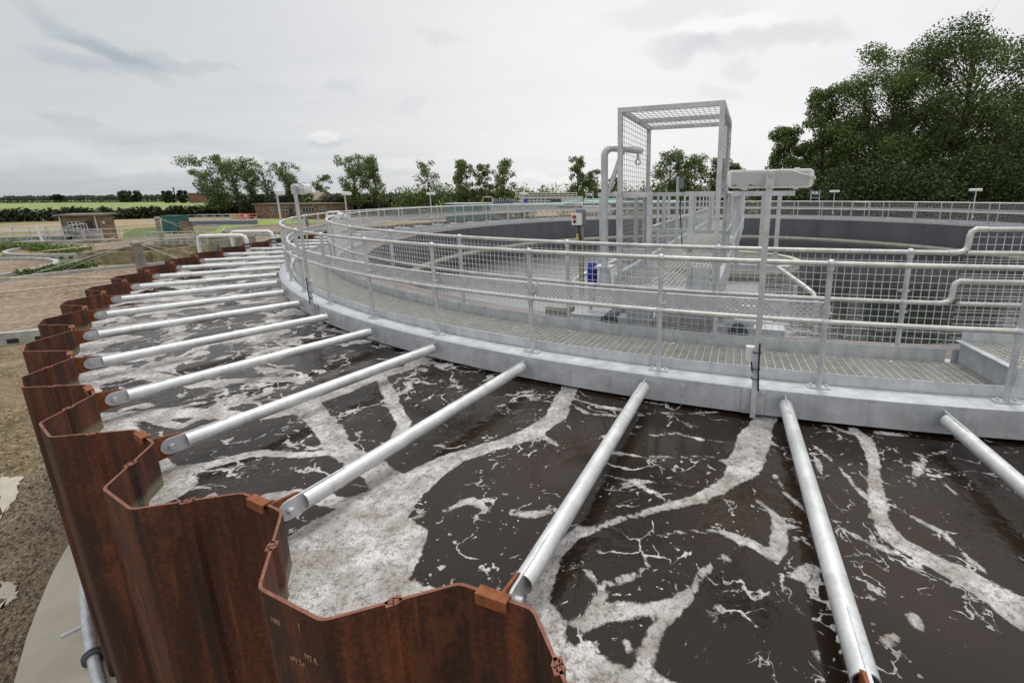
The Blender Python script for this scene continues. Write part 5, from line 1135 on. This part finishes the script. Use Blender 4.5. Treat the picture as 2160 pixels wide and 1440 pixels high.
# ------------------------------------------------------------------ vegetation
def leaves(centres, radii, n, size, flat=0.75, seed=0, droop=0.0):
    rg = np.random.default_rng(seed); C_ = np.array(centres, float); Rd = np.array(radii, float)
    wgt = Rd**2; idx = rg.choice(len(C_), n, p=wgt/wgt.sum())
    d = rg.normal(size=(n, 3)); d /= np.linalg.norm(d, axis=1)[:, None]; rr = np.minimum(rg.random(n)**0.5+np.abs(rg.normal(size=n))*0.12, 1.3)
    P_ = C_[idx]+d*(rr*Rd[idx])[:, None]*np.array([1, 1, flat])
    nrm_ = rg.normal(size=(n, 3))+d*0.8+np.array([0, 0, 0.6]); nrm_ /= np.linalg.norm(nrm_, axis=1)[:, None]
    a = np.cross(nrm_, rg.normal(size=(n, 3))); a /= np.linalg.norm(a, axis=1)[:, None]; b_ = np.cross(nrm_, a)
    s = size*(0.55+0.9*rg.random(n))[:, None]
    V = np.stack([P_-a*s, P_-b_*s*0.55, P_+a*s*0.9, P_+b_*s*0.6], 1).reshape(-1, 3)
    return V
def leafobj(name, V, m_, parent, loc=(0, 0, 0), kind=None):
    me_ = bpy.data.meshes.new(name); nf = len(V)//4; me_.vertices.add(len(V)); me_.vertices.foreach_set('co', V.ravel())
    me_.loops.add(nf*4); me_.loops.foreach_set('vertex_index', np.arange(nf*4)); me_.polygons.add(nf); me_.polygons.foreach_set('loop_start', np.arange(0, nf*4, 4))
    me_.update(calc_edges=True); me_.materials.append(m_); o = bpy.data.objects.new(name, me_); col.objects.link(o)
    if parent is not None: o.parent = parent
    o.location = loc
    if kind: o['kind'] = kind
    return o
def tree(label, x, y, H, W, crown0=0.25, n=4000, leaf=0.3, m_='leafmid', lean=0.0, seed=1, clumps=26, shape='round', group=None, trunk=None, density=1.0):
    """crown from H*crown0 up to H, width W; limbs run from the trunk into every clump"""
    rg = np.random.default_rng(seed); t = thing('tree', label, 'tree', (x, y, 0), 0, group)
    cs, rs = [], []; z0 = H*crown0; clumps = int(clumps*1.5); big_ = n > 5500; n = int(n*(1.7 if not big_ else 2.7))
    for k in range(clumps):
        f = (k+rg.random())/clumps; z = z0+(H-z0)*f
        if shape == 'round': prof_ = 0.45+0.6*math.sin(PI*min(1, 0.12+f*0.80))
        elif shape == 'top': prof_ = 0.35+0.75*math.sin(PI*min(1, 0.25+f*0.7))
        elif shape == 'flag': prof_ = 0.25+0.9*f if f < 0.8 else 0.97
        else: prof_ = 1.05-0.72*f
        a = rg.random()*TAU; rad = W/2*prof_*(0.25+0.7*math.sqrt(rg.random()))
        r = W*(0.075 if big_ else (0.15 if W < 6.5 else 0.10))*(0.6+0.9*rg.random())+H*0.012
        if W < 6.5: r = min(r, 1.5)
        cs.append((rad*math.cos(a)+lean*f*f*H*0.3, rad*math.sin(a), min(z, H-r*0.6))); rs.append(r)
    tm = MB(); tr_ = trunk or H*0.016
    axis = [np.array([lean*(f**2)*H*0.3*0.8+0.02*H*math.sin(f*5+seed)*0.3, 0, H*f]) for f in np.linspace(0, 0.93, 9)]
    tm.path(axis, [tr_*(1.15-1.08*f) for f in np.linspace(0, 1, 9)], 7)
    for c, r in zip(cs, rs):
        c = np.array(c); zb_ = max(H*0.10, c[2]-0.55*math.hypot(c[0], c[1])-0.10*H); f = min(zb_/(H*0.93), 0.99); b0_ = axis[int(f*8)]+(axis[min(8, int(f*8)+1)]-axis[int(f*8)])*(f*8-int(f*8))
        mid = b0_*0.5+c*0.5+np.array([0, 0, -0.03*H*rg.random()]); k0 = tr_*(0.38-0.28*f); tm.path([b0_, mid, c], [k0, k0*0.6, k0*0.15], 5)
        for q in range(3):
            e = c+rg.normal(size=3)*r*0.7; tm.path([mid*0.3+c*0.7, e], [k0*0.25, k0*0.06], 4)
    tm.build('trunk', M['bark'], t)
    leafobj('crown', leaves(cs, rs, n, leaf, 0.8, seed), M[m_], t)
    return t
def pt_tree(label, u, vtop, Y, wpx, **k):
    """tree standing at distance Y, its tip seen at height vtop, its width wpx"""
    p = atd(u, 409, Y); top = atd(u, vtop, Y)[2]; return tree(label, p[0], p[1], top, wpx/FPX*Y, **k)
# big trees on the right
big = [('tallest tree at the upper right, trunk forking below an open crown', 2010, 58, 52, 300, dict(n=15000, leaf=.14, seed=3, clumps=70, crown0=.22, m_='leafdark', trunk=.55)),
       ('tall dark tree cut by the right edge of the frame', 2200, 95, 50, 260, dict(n=11000, leaf=.14, seed=4, clumps=56, crown0=.18, m_='leafdark')),
       ('broad tree just left of the tallest one', 1860, 98, 58, 230, dict(n=14000, leaf=.14, seed=5, clumps=62, crown0=.12, m_='leafmid')),
       ('mid-height tree stepping down leftwards from the broad one', 1725, 182, 62, 135, dict(n=8000, leaf=.15, seed=6, clumps=40, crown0=.12, m_='leafmid', shape='cone')),
       ('lowest leftmost tree of the right-hand group, ending above the lamp housing', 1648, 268, 64, 118, dict(n=6500, leaf=.15, seed=18, clumps=44, crown0=.05, m_='leafmid', shape='cone')),
       ('dark filling tree behind the two tallest ones', 2080, 230, 66, 330, dict(n=11000, leaf=.24, seed=9, clumps=60, crown0=.05, m_='leafdark')),
       ('dark filling tree behind the broad one', 1810, 255, 70, 250, dict(n=10000, leaf=.24, seed=10, clumps=56, crown0=.05, m_='leafdark'))]
for lb, u, vt, Y, wp, k in big: pt_tree(lb, u, vt, Y, wp, group='tall trees behind the tank on the right', **k)
def bushrow(name, label, pts, h, wdt, n, leaf, m_, seed, kind=None, cat='hedge'):
    """hedge along a ground polyline: lumpy top"""
    rg = np.random.default_rng(seed); cs = []; rs = []
    P_ = [np.array(p[:2], float) for p in pts]; Ls = [np.linalg.norm(P_[i+1]-P_[i]) for i in range(len(P_)-1)]; tot = sum(Ls); K = int(tot/(h*0.15))+2
    for k in range(K):
        s = tot*(k+rg.random())/K; i = 0
        while i < len(Ls)-1 and s > Ls[i]: s -= Ls[i]; i += 1
        p = P_[i]+(P_[i+1]-P_[i])*min(1, s/Ls[i]); hh = h*(0.75+0.45*rg.random())
        for z in (0.22, 0.55, 0.85): cs.append((p[0]+rg.normal()*wdt*.25, p[1]+rg.normal()*wdt*.25, hh*z)); rs.append(h*0.30*(0.8+0.5*rg.random()))
    o0 = P_[0]; cs = np.array(cs)-np.array([o0[0], o0[1], 0])
    o = leafobj(name, leaves(cs, rs, n, leaf, 0.9, seed), M[m_], None, (o0[0], o0[1], 0)); tag(o, label, cat, kind=kind)
    return o
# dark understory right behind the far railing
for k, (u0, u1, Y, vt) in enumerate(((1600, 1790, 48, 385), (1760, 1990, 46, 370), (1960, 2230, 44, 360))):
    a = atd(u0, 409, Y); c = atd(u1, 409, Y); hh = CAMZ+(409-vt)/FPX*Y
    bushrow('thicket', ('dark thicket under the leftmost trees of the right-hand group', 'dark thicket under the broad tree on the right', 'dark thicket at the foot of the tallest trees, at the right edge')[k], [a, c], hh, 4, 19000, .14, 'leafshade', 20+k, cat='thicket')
# copse seen through the cage
for lb, u, vt, wp, sd, sh in (('round green tree seen through the mesh cage, left part of the copse', 1412, 318, 62, 31, 'round'), ('green tree in the middle of the copse behind the bridge', 1465, 326, 62, 32, 'round'), ('green tree at the right of the copse, partly behind the cage post', 1520, 334, 50, 33, 'round'), ('low green tree just right of the cage, before the lamp housing', 1548, 346, 40, 35, 'round')):
    pt_tree(lb, u, vt, 80, wp, n=4200, leaf=.17, seed=sd, clumps=40, crown0=.10, m_='leafmid', shape=sh, group='copse behind the bridge')
# slender trees along the middle
for lb, u, vt, wp, sd, n_, ln in (('lone thin see-through tree on the skyline', 906, 338, 44, 41, 900, -.1), ('fuller slim tree, left of a group of three', 985, 338, 46, 42, 2400, 0), ('small slim tree in the middle of a group of three', 1024, 346, 30, 43, 1300, 0), ('airy slim tree, right of a group of three', 1062, 336, 46, 44, 1500, 0),
                                ('slim tree left of the davit', 1218, 329, 40, 45, 1900, .05), ('small bushy tree touching the davit on its left', 1256, 358, 36, 46, 1300, 0), ('small airy tree between davit and cage', 1297, 375, 24, 47, 700, 0)):
    pt_tree(lb, u, vt, 105, wp, n=int(n_*1.2), leaf=.20, seed=sd, clumps=22, crown0=.34, m_='leafmid', shape='round', lean=ln, group='slender trees on the skyline')
for lb, u, vt, wp, sd, n_, sh in (('large spreading tree with split trunk above the brick store', 752, 326, 88, 51, 4200, 'flag'), ('narrow upright tree joined to the right of the spreading one', 797, 333, 40, 52, 2000, 'cone')):
    pt_tree(lb, u, vt, 112, wp, n=int(n_*.8), leaf=.22, seed=sd, clumps=32, crown0=.25, m_='leafmid', shape=sh, trunk=.35, lean=-.12 if sh == 'flag' else -.25)
for lb, u, vt, wp, sd, n_, ln in (('leftmost wind-leaning tree, densest of its row', 456, 326, 88, 61, 4200, -.45), ('second wind-leaning tree from the left, thin crown', 500, 336, 38, 62, 1200, -.35), ('third wind-leaning tree from the left in the row', 530, 332, 42, 63, 1400, -.35), ('almost bare wind-leaning tree, fourth in the row', 566, 340, 52, 64, 800, -.3), ('rightmost wind-leaning tree of the row', 615, 344, 46, 65, 1700, -.25)):
    pt_tree(lb, u, vt, 118, wp, n=n_, leaf=.22, seed=sd, clumps=30, crown0=.18 if sd == 61 else .38, m_='leafmid', shape='flag', lean=ln, group='row of wind-leaning trees', trunk=.28)
pt_tree('small sparse treetop behind the second lamp post', 683, 368, 130, 34, n=700, leaf=.26, seed=70, clumps=14, crown0=.4, m_='leafmid')
pt_tree('small rounded bush-like tree right of the wind-leaning row', 640, 388, 115, 36, n=1800, leaf=.26, seed=71, clumps=18, crown0=.1, m_='leafmid')
# hedges
hl = [at(-60, 474), at(0, 471), at(135, 466), at(260, 456), at(330, 458)]
bushrow('hedge', 'long dark hedge behind the brick hut, along the edge of the field', [(-202.6, 74.1), (-163.1, 90.2), (-131.0, 98.8), (-111.5, 110.2), (-104.4, 121.6)], 2.5, 3.5, 26000, .34, 'leafhedge', 80)
bushrow('hedge', 'dark hedge bulging upward left of the wind-leaning trees', [(-104.4, 121.6), (-94.1, 121.6), (-85.5, 117.8)], 3.6, 4, 9000, .32, 'leafhedge', 81)
bushrow('hedge', 'dark hedge mass below the wind-leaning trees', [(-91.8, 118.8), (-79.1, 115.9), (-62.7, 115.9)], 4.6, 5, 14000, .32, 'leafhedge', 82)
bushrow('hedge', 'dark hedge behind the green container', [(-68.4, 121.6), (-54.7, 118.8), (-46.0, 114.0)], 4.8, 4, 8000, .32, 'leafhedge', 83)
bushrow('hedge', 'green hedgerow under the slender trees, behind the far railing', [(-47.4, 107.3), (-30.9, 106.4), (-14.3, 104.5)], 6.0, 4, 12000, .28, 'leafmid', 84)
bushrow('hedge', 'light green hedgerow right of the inlet works', [(-6.8, 112.1), (7.8, 110.2), (20.5, 106.4)], 6.6, 5, 6000, .30, 'leafmid', 85)
bushrow('hedge', 'pale green bushes on the skyline behind the inlet works', [(-42.6, 142.5), (-22.1, 142.5), (-1.5, 142.5)], 7.0, 5, 4000, .34, 'leaflight', 86)
bushrow('hedge', 'dark green hedge closing the view behind the bridge', [(10.0, 87.4), (24.8, 83.6), (39.6, 79.8)], 6.2, 4, 7000, .26, 'leafmid', 87)
bushrow('hedgerow', 'very far hedgerow line across the fields at the left horizon', [(-1651.8, 1121.0), (-803.0, 855.0), (-384.2, 779.0), (29.1, 760.0), (637.1, 855.0)], 8, 12, 16000, 1.8, 'leaffar', 88, kind=None)
bushrow('hedgerow', 'thin dark field-boundary hedge below the left horizon', [(-977.9, 536.8), (-566.4, 536.8), (-114.7, 546.2)], 2.2, 3, 9000, .7, 'leafhedge', 89)
bushrow('woodland', 'hazy far woodland along the left horizon', [(-2111.2, 1615.0), (-1064.1, 1425.0), (-344.0, 1425.0), (787.5, 1425.0)], 13, 40, 14000, 3.5, 'leaffar', 90, kind=None)
bushrow('weeds', 'green weeds along the kerb of the nearest filter bed', [at(60, 590), at(120, 577), at(190, 568)], 0.55, 1.4, 2600, .10, 'leafmid', 91, kind='stuff')
bushrow('weeds', 'rank green grass between the hut and the left filter bed', [at(0, 528), at(60, 530), at(110, 533), at(170, 538)], 0.7, 2.2, 2600, .14, 'leafmid', 92, kind='stuff')
for lb, u, vt, Y, wp, sd in (('far round field tree nearest the farm', 384, 402, 420, 16, 95), ('far round tree left of the radio mast', 354, 403, 430, 20, 96), ('far broad round tree alone on the left horizon', 272, 403, 520, 36, 97), ('far small round tree at the far left horizon', 118, 411, 640, 20, 98)):
    pt_tree(lb, u, vt, Y, wp, n=1100, leaf=Y*.0022, seed=sd, clumps=26, crown0=.05, m_='leafhedge')
